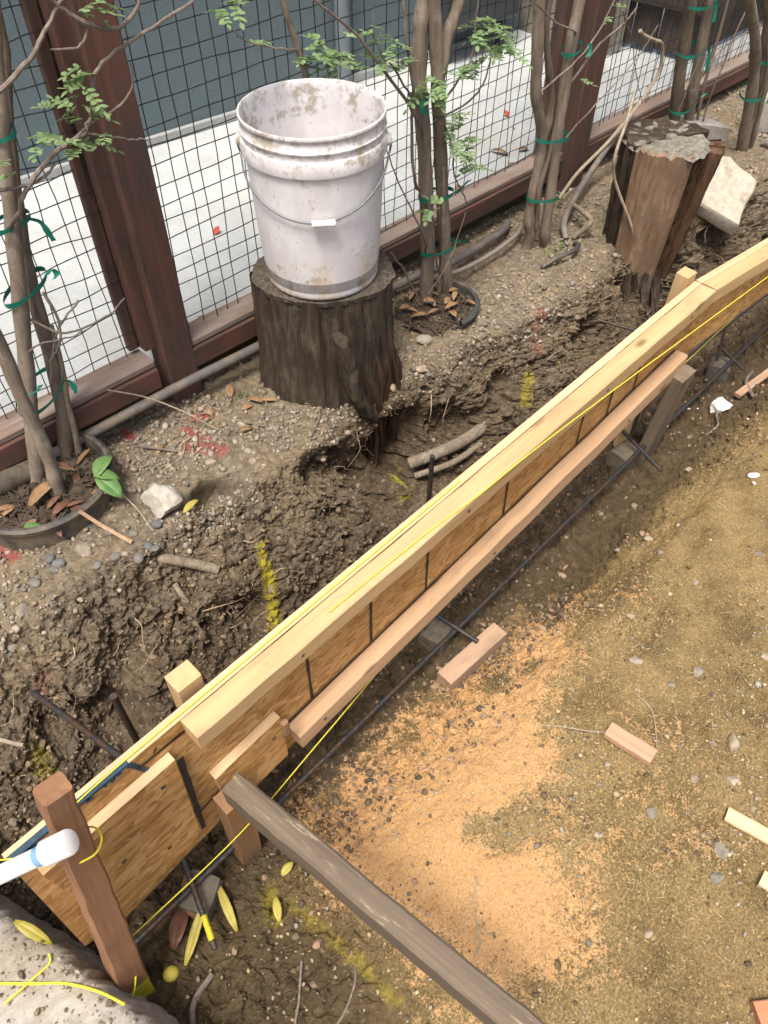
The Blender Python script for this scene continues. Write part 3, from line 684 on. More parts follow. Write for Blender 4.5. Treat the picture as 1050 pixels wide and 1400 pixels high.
# slab of bark hanging loose on the front
m = MB(); pth = [(.945, 1.083, .215), (.958, 1.078, .14), (.968, 1.070, .06), (.992, 1.064, 0), (1.025, 1.062, -.06)]
m.tube(spline(pth, 6), [.030, .042, .040, .040, .036, .020], 18, ell=.50, jit=.13); m.build('loose_bark', M_BARK1, s1)
M_REDROT = mat_bark('dark_rotten_wood', (.022, .015, .011), (.055, .034, .023), (.10, .058, .036), 1.2, .006)
m = MB(); rg_ = random.Random(17)
for k in range(44):
    a = rg_.uniform(-1.75, .1); r0 = rg_.uniform(.150, .185); x0, y0 = BX+r0*math.cos(a), BY+r0*math.sin(a); z0 = rg_.uniform(.06, -.16)
    m.tube(spline([(x0, y0+.008, z0+.08), (x0+.006, y0-.004, z0), (x0+rg_.uniform(-.01, .02), y0-rg_.uniform(.0, .02), z0-rg_.uniform(.08, .16))], 4), [.002, .012, .005], 7, jit=.25, ell=.6)
m.build('rotten_roots', M_REDROT, s1, angle=25)
# second stump: split and sawn orange face
s2 = thing('tree_stump', (2.2, 1.05, -.1), 'split tree stump with a sawn orange-brown face and grey flaking top beside the white slab', 'stump')
M_FACE = mat_bark('sawn_orange_wood', (.145, .090, .056), (.27, .180, .118), (.40, .285, .195), .8, .005, lichen=(.22, .165, .115))
M_SPLIT = mat_bark('split_dark_wood', (.045, .026, .016), (.13, .074, .045), (.22, .135, .085), 1.1, .008)
def slab_stump(a0, a1, rb, rt, zb, zt, cb, ct, seed, n=26, depth=.10, rgh=.006):
    """a wedge of trunk between two angles round the stump's axis"""
    m = MB(); rg = random.Random(seed); rows = 16; vs_ = []
    for k in range(rows+1):
        t_ = k/rows; c = [cb[i]+(ct[i]-cb[i])*t_ for i in (0, 1)]; z = zb+(zt-zb)*t_; r = rb+(rt-rb)*t_
        ring = [(c[0]+(r+rg.uniform(-rgh, rgh)*.5+rgh*math.sin(9*j/n*6.28))*math.cos(a0+(a1-a0)*j/n), c[1]+(r+rg.uniform(-rgh, rgh)*.5)*math.sin(a0+(a1-a0)*j/n), z+(rg.uniform(-.006, .006) if k == rows else 0)) for j in range(n+1)]
        ring += [(c[0]+(r-depth)*math.cos(a0+(a1-a0)*j/n), c[1]+(r-depth)*math.sin(a0+(a1-a0)*j/n), z) for j in range(n, -1, -1)]
        vs_ += ring
    q = 2*(n+1); fs_ = [(k*q+j, k*q+(j+1) % q, (k+1)*q+(j+1) % q, (k+1)*q+j) for k in range(rows) for j in range(q)]
    for j in range(n): fs_.append((rows*q+j, rows*q+j+1, rows*q+q-2-j, rows*q+q-1-j))
    m.add(vs_, fs_); return m
slab_stump(R(-192), R(-112), .100, .128, -.30, .292, (2.255, 1.062), (2.207, 1.035), 1, depth=.10, rgh=.002).build('sawn_face', M_FACE, s2, angle=45)
slab_stump(R(-108), R(-84), .092, .118, -.30, .288, (2.255, 1.062), (2.212, 1.03), 5, depth=.09, rgh=.008).build('split_piece', M_SPLIT, s2, angle=25)
slab_stump(R(-81), R(-38), .100, .150, -.30, .280, (2.258, 1.062), (2.224, 1.03), 2, depth=.10, rgh=.008).build('split_piece', M_SPLIT, s2, angle=25)
slab_stump(R(-35), R(166), .105, .130, -.25, .300, (2.255, 1.067), (2.207, 1.035), 3, depth=.118, rgh=.010).build('bark_side', M_BARK1, s2, angle=45)
m = MB(); rgc = random.Random(4); rings = []
for k in range(9):                                            # a flaking, uneven sawn top
    rr = (1-k/8)
    for j in range(40):
        a = 6.283*j/40; r = rr*(.126+.008*math.sin(3*a+1)+rgc.uniform(-.004, .004)); 
        rings.append((2.207+r*math.cos(a), 1.035+r*math.sin(a), (.287 if k == 0 else .296)+.004*math.sin(9*(r*math.cos(a))*14+2*math.sin(a*3))+rgc.uniform(-.002, .0025)))
m.add(rings, [(k*40+j, k*40+(j+1) % 40, (k+1)*40+(j+1) % 40, (k+1)*40+j) for k in range(8) for j in range(40)])
for k in range(9):
    a = rgc.uniform(0, 6.28); r = .11*math.sqrt(rgc.random()); c = Vector((2.207+r*math.cos(a), 1.035+r*math.sin(a), .298))
    v_, f_ = rock_verts(2, (rgc.uniform(.02, .05), rgc.uniform(.012, .022), .004), 60+k, .3); m.add(v_+np.array(c), f_)
m.build('flaking_top', mat_bark('flaked_grey', (.08, .068, .05), (.20, .185, .155), (.33, .315, .275), 1.0, .004), s2, angle=25)
m = MB()
for k in range(16):
    a = rgc.uniform(-2.6, -.4); x0, y0 = 2.215+.10*math.cos(a), 1.07+.10*math.sin(a)
    m.tube(spline([(x0, y0, -.10), (x0+rgc.uniform(-.02, .02), y0-.02, -.17), (x0+rgc.uniform(-.04, .05), y0-rgc.uniform(.03, .08), -.27)], 4), [.014, .01, .005], 6, jit=.15)
m.build('rotten_roots', M_BARK1, s2)

# ================================================================ FORMWORK
M_PINE = mat_wood('pine', (.52, .365, .195), (.40, .265, .130), rough=.65, bump=.0006, stain=(.33, .225, .125))
M_PINE2 = mat_wood('pinkish_fir', (.52, .345, .205), (.38, .235, .130), rough=.65, bump=.0005, stain=(.31, .215, .13))
M_STAKE = mat_wood('stake_wood', (.34, .185, .085), (.19, .098, .046), weather=(.22, .15, .09), bump=.0006)
M_OSB = mat_osb('strand_board'); M_MARK = mat_plain('black_marker', (.012, .012, .013), .6, .2); M_BLUE = mat_plain('blue_paint', (.020, .052, .085), .6, .5, 60)
M_OSBEDGE = mat_wood('board_edge', (.62, .46, .28), (.40, .27, .14), knots=False)
form = thing('formwork', (.6, .53, -.24), 'long timber formwork of strand board with pale top and bottom rails, spanning the trench', 'formwork')
YF = lambda x: .530+.031*x                                       # the board's front face
def board(name, p0, ang, poly, th, marks=(), paint=None, parent=form, edge=True):
    """sheet standing on a line through p0; local x along it, z up, +y into the sheet"""
    W = Matrix.Translation(p0) @ Matrix.Rotation(ang, 4, 'Z'); m = MB(); m.prism(poly, 0, th)
    n = len(poly); m.mi[2:2+n] = [3]*n
    for k, (a, b, wd_) in enumerate(marks):
        m.cur = 1; d = Vector((b[0]-a[0], 0, b[1]-a[1])).normalized(); s_ = Vector((-d.z, 0, d.x))*wd_/2
        N = 10; vs_ = []
        for q in range(N+1):
            c = Vector((a[0], -.0012-.0002*k, a[1]))+(Vector((b[0], 0, b[1]))-Vector((a[0], 0, a[1])))*q/N; ww = random.uniform(.75, 1.2)
            vs_ += [c-s_*ww, c+s_*ww]
        m.add(vs_, [(2*q, 2*q+2, 2*q+3, 2*q+1) for q in range(N)])
    if paint: m.cur = 2; paint(m)
    return m.build(name, [M_OSB, M_MARK, M_BLUE, M_OSBEDGE], parent, W=W, smooth=False)
def blue(m):
    m.box((-.118, -.0012, .2845), (.055, .0075, .2890))
    for k in range(26):
        x = random.uniform(-.11, .05); m.box((x, -.0018-.0002*(k % 3), .2848-random.uniform(.001, .007)), (x+random.uniform(.004, .012), -.0003, .2850))
    for k in range(9): m.box((.052+.002*k, -.0019, .279-.006*k), (.0585+.002*k, -.0004, .287-.006*k))
A0 = math.atan(.031)
tick = lambda x, top, bot: ((x, top), (x+random.uniform(-.003, .003), bot), .0062)
mk = [tick(x, .250, b) for x, b in ((.364, .040), (.514, .050), (.662, .059), (.90, .075), (1.164, .093), (1.281, .101), (1.392, .108))]
mk += [((.06, .262), (.165, .258), .006), ((.088, .268), (.094, .276), .004), ((.10, .005), (.19, .030), .0055), ((.28, .033), (1.58, .121), .0075)]
board('strand_board', (0, YF(0), 0), A0, [(-.118, .288), (-.136, -.085), (-.05, -.115), (.30, -.062), (.9, -.01), (1.60, .045), (1.606, .288)], .016, mk, blue)
board('board_patch', (0, YF(0)-.0175, 0), A0, [(-.10, .236), (.106, .240), (.092, -.020), (-.085, -.075)], .0165, [((.112, .236), (.099, -.015), .010)])
board('board_patch', (0, YF(0)-.0175, 0), A0, [(.147, .096), (.282, .108), (.282, -.036), (.155, -.046)], .0165)
AB = math.atan(-.095)
board('strand_board', (1.609, YF(1.609), 0), AB, [(0, .288), (0, .065), (.35, .095), (1.3, .16), (1.3, .288)], .016)
rx = lambda x: YF(x)-.0205
rail = lumber('top_rail', M_PINE, (.139, rx(.139), .2705), (1.598, rx(1.598), .2715), .038, .038, form, b=.002, wob=.0009, seg=24)
lumber('top_rail', M_PINE, (1.606, rx(1.606)+.001, .2715), (2.86, rx(1.606)-.119, .2715), .038, .038, form, b=.002, seg=18)
lumber('bottom_rail', M_PINE2, (.302, rx(.302)+.003, .004), (1.59, rx(1.59)+.003, .090), .034, .049, form, b=.003, wob=.0009, seg=20)
lumber('stake', M_PINE, (.180, .594, -.30), (.178, .578, .303), .034, .040, form, up=(1, 0, 0), b=.001)
lumber('stake', M_PINE, (1.590, .640, -.30), (1.583, .612, .312), .032, .038, form, up=(1, 0, 0), b=.001)
lumber('stake', M_STAKE, (.150, .520, -.30), (.152, .494, .060), .036, .044, form, up=(1, 0, 0), b=.001)
lumber('stake', mat_wood('muddy_stake', (.20, .155, .11), (.12, .09, .06)), (1.600, .575, -.30), (1.565, .530, .080), .030, .060, form, up=(1, 0, 0), b=.001)
lumber('spreader_block', M_STAKE, (.278, .503, .085), (.278, .503, .122), .012, .010, form, up=(0, 1, 0))
M_NAIL = mat_plain('nail_steel', (.10, .095, .09), .45, .3, metal=.6)
for x, z, off in [(-.02, .10, .0178), (.04, .02, .0178), (.075, .20, .0178), (.17, .05, .0178), (.262, .06, .0178), (.33, .2695, .0395), (.72, .2705, .0395), (1.16, .2695, .0395), (1.5, .2705, .0395), (.36, .010, .0345), (.84, .034, .0345), (1.34, .066, .0345)]:
    m = MB(); y_ = YF(x)-off; m.tube([(x, y_+.001, z), (x, y_-.0004, z), (x, y_-.0010, z)], [.0042, .0042, .003], 12); m.build('nail_head', M_NAIL, form)
# the leaning stake at the near end and the dark brace
SP0, SP1 = Vector((-.136, .466, -.30)), Vector((-.028, .466, .470)); SU = (1, 0, .14)
M_LEAN = mat_wood('red_brown_stake', (.31, .165, .085), (.16, .080, .042), weather=(.21, .11, .060), bump=.0015, stain=(.15, .085, .05))
stake = lumber('wooden_stake', M_LEAN, SP0, SP1, .046, .050, None, up=SU, b=.003, seg=22, wob=.0013, w1=.028, h1=.033)
tag(stake, 'leaning red-brown wooden stake with yellow-painted foot beside the white pipe', 'stake')
stake.data.materials.append(M_YEL := mat_plain('yellow_marking_paint', (.42, .36, .02), .7, .3, 30))
for p in stake.data.polygons:
    if p.center.x < .145 and abs(p.normal.x) < .9: p.material_index = 1
brace = lumber('brace_beam', mat_wood('grey_weathered_beam', (.165, .128, .092), (.075, .056, .040), weather=(.125, .098, .070), knots=False, chips=(.38, .32, .20)), (.160, .492, .079), (.232, -.075, .104), .037, .066, None, b=.004, seg=20, wob=.001)
tag(brace, 'long dark weathered beam bracing the formwork towards the viewer, flecked with paint', 'beam')

# ================================================================ PIPE, STRINGS, REBAR
M_PVC = mat_plain('white_pvc', (.72, .72, .70), .35, .04, bump=.0001); M_PRIMER = mat_plain('blue_primer', (.16, .30, .55), .45, .2, 30)
pc, pe = Vector((-.043, .421, .437)), Vector((-.80, .885, -.02)); pd = (pe-pc).normalized()
pipe = thing('pvc_pipe', tuple(pe), 'white plastic pipe with an end cap and blue primer ring by the leaning stake', 'pipe')
m = MB(); m.tube([pc+pd*.02, pe], .0102, 24); m.build('tube', M_PVC, pipe)
m = MB(); m.tube([pc, pc+pd*.0008, pc+pd*.003, pc+pd*.033, pc+pd*.034], [.0122, .0134, .0142, .0140, .0124], 28); m.build('end_cap', M_PVC, pipe)
m = MB(); m.tube([pc+pd*.033, pc+pd*.045], [.0106, .0104], 24); m.build('primer_ring', M_PRIMER, pipe)
M_STR = mat_plain('yellow_string', (.62, .56, .04), .6, .2, 400)
def string(pts, label, r=.0011, sm=6):
    m = MB(); m.tube(spline(pts, sm), r, 6); return tag(m.build('string', M_STR), label, 'string')
string([(-.074, .478, -.062), (.14, .480, -.054), (.34, .503, -.044), (.62, .535, -.022), (.95, .560, .0), (1.5, .577, .008), (2.6, .612, .016)], 'yellow string stretched low under the formwork, just above the rebar')
string([(.40, rx(.40)-.004, .2925), (.62, rx(.62)-.010, .2925), (.745, rx(.745)-.0195, .2922), (1.0, rx(1.0)-.028, .2905), (1.75, .486, .287), (2.6, .452, .284)], 'yellow string leaving the top rail and running along its outer side')
string([(-.066, .508, .30), (-.03, .530, .2915), (.08, .538, .2908), (.30, YF(.3)+.005, .2908), (.75, YF(.75)+.006, .2908)], 'yellow string lying along the blue-painted top edge of the board')
string([(-.30, .66, .20), (-.16, .57, .27), (-.078, .487, .318), (-.052, .466, .322)], 'yellow string running from the leaning stake out to the left')
string([(-.058, .452, .320), (-.035, .444, .326), (-.020, .452, .333), (-.022, .470, .335), (-.05, .487, .330)], 'short loop of yellow string tied round the leaning stake under its top', .0013)
string([(-.165, .478, -.20), (-.150, .437, -.17), (-.118, .435, -.13), (-.082, .470, -.09)], 'yellow string wound round the foot of the leaning stake', .0014)
string([(-.25, .56, -.0462), (-.21, .52, -.0465), (-.178, .488, -.0465), (-.150, .446, -.046), (-.131, .404, -.047)], 'yellow string end lying curved across the broken concrete edge', .0022)
string([(-.255, .528, -.0462), (-.21, .527, -.0435), (-.182, .529, -.0462), (-.176, .541, -.046)], 'short kinked yellow string end crossing the other on the broken concrete', .0016)
M_REB = mat_plain('rebar_steel', (.050, .050, .052), .55, .35, 120, metal=.5, dirt=(.10, .055, .03))
def rebar(p0, p1, label, r=.0050, group=None, tip=None, bend=None):
    pts = [Vector(p0), Vector(p1)] if not bend else spline([p0, *bend, p1], 6); m = MB(); L = (Vector(p1)-Vector(p0)).length
    if not bend:
        n = max(6, int(L/.0022)); n = min(n, 700); pts = [Vector(p0)+(Vector(p1)-Vector(p0))*k/n for k in range(n+1)]
        step = L/n; rr = [r*(1.09 if (k*step) % .0062 < .0028 else .96) for k in range(n+1)]
        m.tube(pts, rr, 9)
    else: m.tube(pts, r, 9)
    d = (Vector(p1)-Vector(p0)).normalized()
    o = m.build('rebar', [M_REB, tip] if tip else M_REB)
    if tip:
        for p in o.data.polygons:
            if .70 < (Vector(p.center)+Vector(o.location)-Vector(p0)).dot(d)/L < .92: p.material_index = 1
    return tag(o, label, 'rebar', group)
M_TIP = mat_plain('grey_cut_steel', (.55, .55, .55), .4, .1)
rebar((.098, .70, -.30), (.1025, .693, .190), 'upright rebar in the trench behind the near end of the formwork', .0056)
rebar((.020, .85, .10), (.063, .590, .17), 'level rebar poking out of the bank over the blue-painted board edge', .0052)
rebar((.842, .710, -.30), (.836, .700, .190), 'upright rebar in front of the near stump roots, behind the top rail', .0050)
rebar((1.79, .895, -.06), (1.845, .70, -.055), 'thin rebar sticking out of the bank below the split stump', .0040)
rebar((-.20, .508, -.190), (2.9, .602, -.176), 'long rebar running the length of the trench under the formwork', .0055)
rebar((1.55, .68, -.16), (3.2, .62, -.11), 'second long rebar along the far stretch of the trench', .0048)
rebar((.062, .590, -.168), (.006, .408, -.190), 'short cross rebar with a yellow tip on the near spacer block', .0055, tip=M_YEL)
rebar((.752, .605, -.172), (.772, .482, -.182), 'short cross rebar tied over the spacer block by the wood offcut', .0052)
rebar((1.562, .650, -.170), (1.512, .480, -.185), 'short cross rebar beside the muddy formwork stake', .0050)
rebar((2.09, .64, -.172), (2.05, .53, -.182), 'short cross rebar on the farthest spacer block', .0048)
rebar((.745, .592, -.16), (.742, .602, .10), 'upright rebar rising behind the bottom rail at the middle spacer block', .0048)
rebar((1.545, .600, -.16), (1.55, .606, .10), 'bent upright rebar by the muddy formwork stake', .0048)
rebar((2.00, .60, -.16), (2.08, .66, .12), 'upright rebar at the farthest spacer block', .0045)
rebar((2.36, .60, -.16), (2.42, .66, .12), 'upright rebar in the far right of the trench', .0045)
M_DOB = mat_stone('grey_mortar', (.15, .138, .112), .35, 60, spots=(.09, .072, .050))
for k, (x, y, z, rz_, lab) in enumerate([(.040, .508, -.224, .5, 'grey concrete spacer block under the yellow-tipped cross rebar'), (.745, .573, -.225, .2, 'grey concrete spacer block near the middle offcut, under the crossed rebars'),
                                        (1.535, .600, -.225, -.1, 'grey concrete spacer block beside the muddy stake'), (2.07, .605, -.225, .3, 'grey concrete spacer block farthest along the trench')]):
    m = MB(); m.bar((-.032, 0, -.008), (.032, 0, -.008), .062, .054, b=.008, seg=5, wob=.0015, w1=.056)
    tag(m.build('spacer_block', M_DOB, W=Matrix.Translation((x, y, z)) @ Matrix.Rotation(rz_, 4, 'Z'), smooth=False), lab, 'spacer block')

# ================================================================ BROKEN CONCRETE, LOOSE TIMBER, STONES
t = NT('old_concrete'); v = t.coord(rnd=False); n = t.noise(v, 30, 8, .7); nb_ = t.noise(v, 7, 6, .65)
col = t.ramp(n, [(.3, (.27, .25, .215)), (.7, (.50, .475, .43))]); col = t.mix(t.ramp(nb_, [(.4, 0.), (.6, .7)]), col, (.25, .20, .14))
M_OLDC = t.done(col, .95, t.bump(n, .006), .15)
edge = [(-.235, .76), (-.212, .68), (-.190, .61), (-.172, .565), (-.160, .52), (-.150, .475), (-.135, .42), (-.122, .365), (-.112, .30), (-.095, .20), (-.09, .02)]
pts = []
for a, b in zip(edge, edge[1:]):
    for q in range(8): pts.append((a[0]+(b[0]-a[0])*q/8+random.uniform(-.0035, .0035), a[1]+(b[1]-a[1])*q/8))
rows = []; N = len(pts)
for off, z in [(-.9, -.050), (-.5, -.048), (-.3, -.049), (-.2, -.048), (-.12, -.047), (-.07, -.049), (-.04, -.048), (-.018, -.049), (-.004, -.055), (.004, -.075), (.010, -.11), (.018, -.17), (.03, -.30)]:
    rows.append([(x+off+(random.uniform(-.004, .004) if off > -.05 else 0), y, z+random.uniform(-.0035, .0035)) for x, y in pts])
m = MB(); m.add([p for r in rows for p in r], [(k*N+j, k*N+j+1, (k+1)*N+j+1, (k+1)*N+j) for k in range(len(rows)-1) for j in range(N-1)])
tag(m.build('concrete_slab', M_OLDC, origin=(-.3, .4, -.3), angle=60), 'broken edge of an old concrete slab with grit and string on it', 'concrete slab')
rgs = np.random.default_rng(71); n_ = 800; e_ = np.array(edge); yy_ = rgs.uniform(.05, .70, n_); xx_ = np.interp(-yy_, -e_[:, 1], e_[:, 0])-np.abs(rgs.normal(0, .09, n_))-.004
sg = soup('slab_grit', M_VC, np.c_[xx_, yy_, np.full(n_, -.0475)], np.tile((0., 0., 1.), (n_, 1)), np.exp(rgs.normal(math.log(.0019), .5, n_)).clip(.0008, .007), np.array([(.22, .17, .11), (.34, .30, .24), (.14, .11, .075), (.33, .30, .25)])[rgs.integers(0, 4, n_)], seed=72, smooth=False)
tag(sg, 'brown dirt and grit lying on the broken concrete slab', 'grit', kind='stuff')
M_SCRAP = mat_wood('offcut_pale', (.74, .53, .31), (.54, .35, .18), knots=False); M_SCRAP2 = mat_wood('offcut_red', (.50, .31, .20), (.33, .185, .115)); M_SCRAP3 = mat_wood('offcut_worn', (.46, .31, .21), (.27, .17, .105), stain=(.20, .16, .09), weather=(.36, .24, .16))
def scrap(mat, p0, p1, w, h, label, up=(0, 0, 1)):
    return tag(lumber('wood_offcut', mat, p0, p1, w, h, None, up=up, b=.0018, seg=6), label, 'offcut')
scrap(M_SCRAP3, (.660, .478, -.214), (.838, .472, -.207), .040, .042, 'worn square wood offcut lying at the edge of the orange sawdust')
scrap(M_SCRAP2, (.765, .157, -.117), (.774, .064, -.110), .032, .017, 'small reddish wood offcut lying alone on the dug floor')
scrap(M_SCRAP, (.775, -.083, -.108), (.800, -.205, -.104), .026, .010, 'pale split lath lying among stones at the right edge, upper of two')
scrap(M_SCRAP, (.722, -.178, -.112), (.735, -.30, -.106), .028, .010, 'pale split lath at the right edge, lower of two')
scrap(mat_wood('offcut_orange', (.40, .19, .10), (.27, .115, .06)), (.537, -.276, -.135), (.640, -.36, -.130), .05, .018, 'reddish board end in the bottom right corner')
scrap(M_SCRAP3, (1.98, .50, -.222), (2.16, .475, -.20), .022, .012, 'greyish lath lying in the far trench beside a twig')
M_ST1 = mat_stone('pale_stone', (.29, .26, .21), .35, 70, spots=(.17, .135, .085)); M_ST2 = mat_stone('grey_stone', (.19, .18, .15), .35, 80, spots=(.13, .105, .07)); M_ST3 = mat_stone('white_rubble', (.38, .36, .32), .28, 45, spots=(.24, .205, .155)); M_ST4 = mat_stone('blue_grey_pebble', (.15, .152, .155), .3, 60, spots=(.20, .17, .125))
def stone(name, mat, loc, size, seed, label, cat, group=None, rz=None, tilt=0., sub=3, rough=.2, fac=7, sink=.35):
    v_, f_ = rock_verts(sub, (1, 1, 1), seed, rough, fac); v_ = v_*np.array(size)
    m = MB(); m.add(v_, f_); rz = seed*1.7 if rz is None else rz
    W = Matrix.Translation((loc[0], loc[1], loc[2]+size[2]*(1-2*sink)*.9)) @ Matrix.Rotation(rz, 4, 'Z') @ Matrix.Rotation(tilt, 4, 'X')
    return tag(m.build(name, mat, W=W, angle=38), label, cat, group)
stone('rock', M_ST3, (.461, 1.158, -.024), (.058, .050, .040), 21, 'white rough rock at the rim of the bank beside the hollow', 'rock', sub=4, rough=.28, fac=12, sink=.2)
# rubble beside the split stump
def slab(poly, z0, th, W, label, seed):
    m = MB(); bm_poly = []
    for a, b in zip(poly, poly[1:]+poly[:1]):
        for q in range(4): bm_poly.append((a[0]+(b[0]-a[0])*q/4+random.uniform(-.004, .004), a[1]+(b[1]-a[1])*q/4+random.uniform(-.004, .004)))
    n = len(bm_poly); c = np.mean(bm_poly, 0)
    ring = lambda f, z: [(c[0]+(x-c[0])*f, c[1]+(y-c[1])*f, z+random.uniform(-.003, .003)) for x, y in bm_poly]
    m.add(ring(1, 0)+ring(1.0, th-.006)+ring(.95, th)+ring(.4, th)+[(c[0], c[1], th)], [(k*n+j, k*n+(j+1) % n, (k+1)*n+(j+1) % n, (k+1)*n+j) for k in range(3) for j in range(n)]+[(3*n+j, 3*n+(j+1) % n, 4*n) for j in range(n)])
    return tag(m.build('concrete_chunk', M_ST3, W=W, angle=35), label, 'concrete chunk')
slab([(-.12, -.09), (.06, -.12), (.13, -.02), (.10, .10), (-.06, .11)], 0, .05, Matrix.Translation((2.545, .985, .015)) @ Matrix.Rotation(R(28), 4, Vector((1, -1, 0))) @ Matrix.Rotation(.5, 4, 'Z'), 'large white broken concrete slab leaning behind the split stump', 1)
stone('concrete_chunk', M_ST3, (2.47, 1.13, .06), (.05, .045, .06), 31, 'small square chunk of pale concrete touching the split stump', 'concrete chunk', fac=10)
slab([(-.09, -.06), (.10, -.07), (.09, .06), (-.08, .05)], 0, .05, Matrix.Translation((2.98, 1.30, .0)) @ Matrix.Rotation(R(12), 4, 'Y') @ Matrix.Rotation(-.6, 4, 'Z'), 'flat grey slab lying by the rail between the two far trees', 2)
stone('concrete_chunk', M_ST3, (2.80, 1.17, .0), (.055, .05, .04), 33, 'pale rubble lump under the leaning white slab', 'concrete chunk', fac=9)
slab([(-.1, -.08), (.1, -.08), (.1, .08), (-.1, .08)], 0, .11, Matrix.Translation((3.27, 1.13, .0)) @ Matrix.Rotation(R(-10), 4, 'X') @ Matrix.Rotation(.2, 4, 'Z'), 'pinkish square concrete block at the right edge behind the farthest tree', 3)
for k, (x, y) in enumerate([(3.05, 1.02), (3.12, .98), (3.2, 1.05)]): stone('rubble', M_ST3, (x, y, .01), (.045, .035, .028), 40+k, 'grey rubble heaped at the foot of the farthest tree', 'rubble', 'rubble by the farthest tree')
BIG = [((1.005, .099, -.124), .017, 'pale flat stone in the upper right of the dug floor'), ((.937, .121, -.123), .009, 'small pale stone just left of the flat one on the dug floor'), ((.909, -.03, -.116), .020, 'broken grey stone above the pale laths, largest of the cluster'),
       ((.842, -.062, -.116), .014, 'blocky grey stone just over the upper lath'), ((.696, .013, -.133), .012, 'lone whitish stone in the middle of the dug floor'), ((.787, -.094, -.119), .009, 'little bright stone touching the upper pale lath'),
       ((.72, -.112, -.125), .018, 'dark grey stone between the two pale laths'), ((.676, -.127, -.128), .015, 'angular stone left of the lower pale lath'), ((1.274, .373, -.178), .015, 'dark flake of stone on the dry crust of the dug floor'),
       ((1.126, .569, -.264), .012, 'round stone lying deep beside the far rebar'), ((1.222, .32, -.13), .010, 'small grey stone right of the dry crust'), ((1.197, .219, -.122), .009, 'small stone among crumbs right of the crust'),
       ((.935, .201, -.124), .016, 'brownish rounded stone near the reddish offcut'), ((1.501, .349, -.151), .011, 'pale pebble on the upper dug floor'), ((1.593, .439, -.218), .012, 'pebble at the trench lip below the white paper'),
       ((1.582, .60, -.264), .014, 'stone lying beside the foot of the muddy stake'), ((1.418, .479, -.244), .018, 'round tan stone on the slope below the muddy stake'), ((1.365, .158, -.122), .010, 'small stone at the right edge of the dug floor'),
       ((.528, -.092, -.148), .010, 'bright white chip of stone low on the dug floor'), ((.60, .40, -.17), .012, 'dark clod-like stone in the orange sawdust'), ((.80, -.01, -.117), .011, 'small grey stone at the lower end of the reddish offcut'),
       ((.93, -.10, -.115), .018, 'flat grey stone at the right edge above the laths'), ((1.05, -.06, -.115), .012, 'rounded stone alone near the right edge'), ((.88, .0, -.117), .009, 'small chip left of the stone cluster'),
       ((.60, .06, -.14), .008, 'small dark stone right of the bare patch in the sawdust'), ((.45, -.03, -.16), .008, 'small dark stone low in the dug floor'), ((1.13, .02, -.116), .013, 'tan stone high at the right edge'), ((1.02, .27, -.13), .011, 'flat dark stone near the crumbly dip')]
for k, (p, r, lab) in enumerate(BIG):
    z = h_at(p[0], p[1]); stone('stone', [M_ST1, M_ST2, M_ST1][k % 3], (p[0], p[1], z), (r, r*random.uniform(.6, .85), r*random.uniform(.45, .65)), 100+k, lab, 'stone', rough=.22, fac=11, sink=.45)
PEB = [(.2, 1.188), (.206, 1.165), (.193, 1.16), (.362, 1.13), (.333, 1.065), (.371, 1.054), (.365, 1.072), (.301, 1.104), (.147, 1.153), (.304, 1.221), (.409, 1.105), (.26, 1.10), (.33, 1.17)]
for k, (x, y) in enumerate(PEB):
    r = random.uniform(.009, .014); stone('pebble', M_ST4, (x, y, h_at(x, y)), (r, r*.8, r*.55), 200+k, 'smooth blue-grey pebble on the gravel between the sunken pot and the bank edge', 'pebble', 'pebbles in front of the sunken pot', sub=3, rough=.05, fac=0, sink=.3)
for k, (x, y) in enumerate([(.685, 1.124), (.852, 1.171), (.757, 1.262), (.80, 1.18), (.70, 1.16), (.90, 1.15), (.62, 1.20)]):
    r = random.uniform(.010, .016); stone('pebble', M_ST1, (x, y, h_at(x, y)), (r, r*.8, r*.5), 230+k, 'pale tan pebble on the soil shelf left of the near stump', 'pebble', 'pebbles beside the near stump', rough=.12, fac=4)
for k, (x, y, r) in enumerate([(.095, 1.116, .017), (1.315, 1.158, .024), (.26, 1.16, .022), (1.22, 1.08, .018)]):
    stone('stone', M_ST1, (x, y, h_at(x, y)), (r, r*.8, r*.55), 250+k, ['smooth tan stone near the left edge of the picture on the bank', 'pale stone between the near stump and the black pot ring', 'flat pale stone just in front of the sunken pot', 'pale stone against the right side of the near stump'][k], 'stone', rough=.12, fac=5)

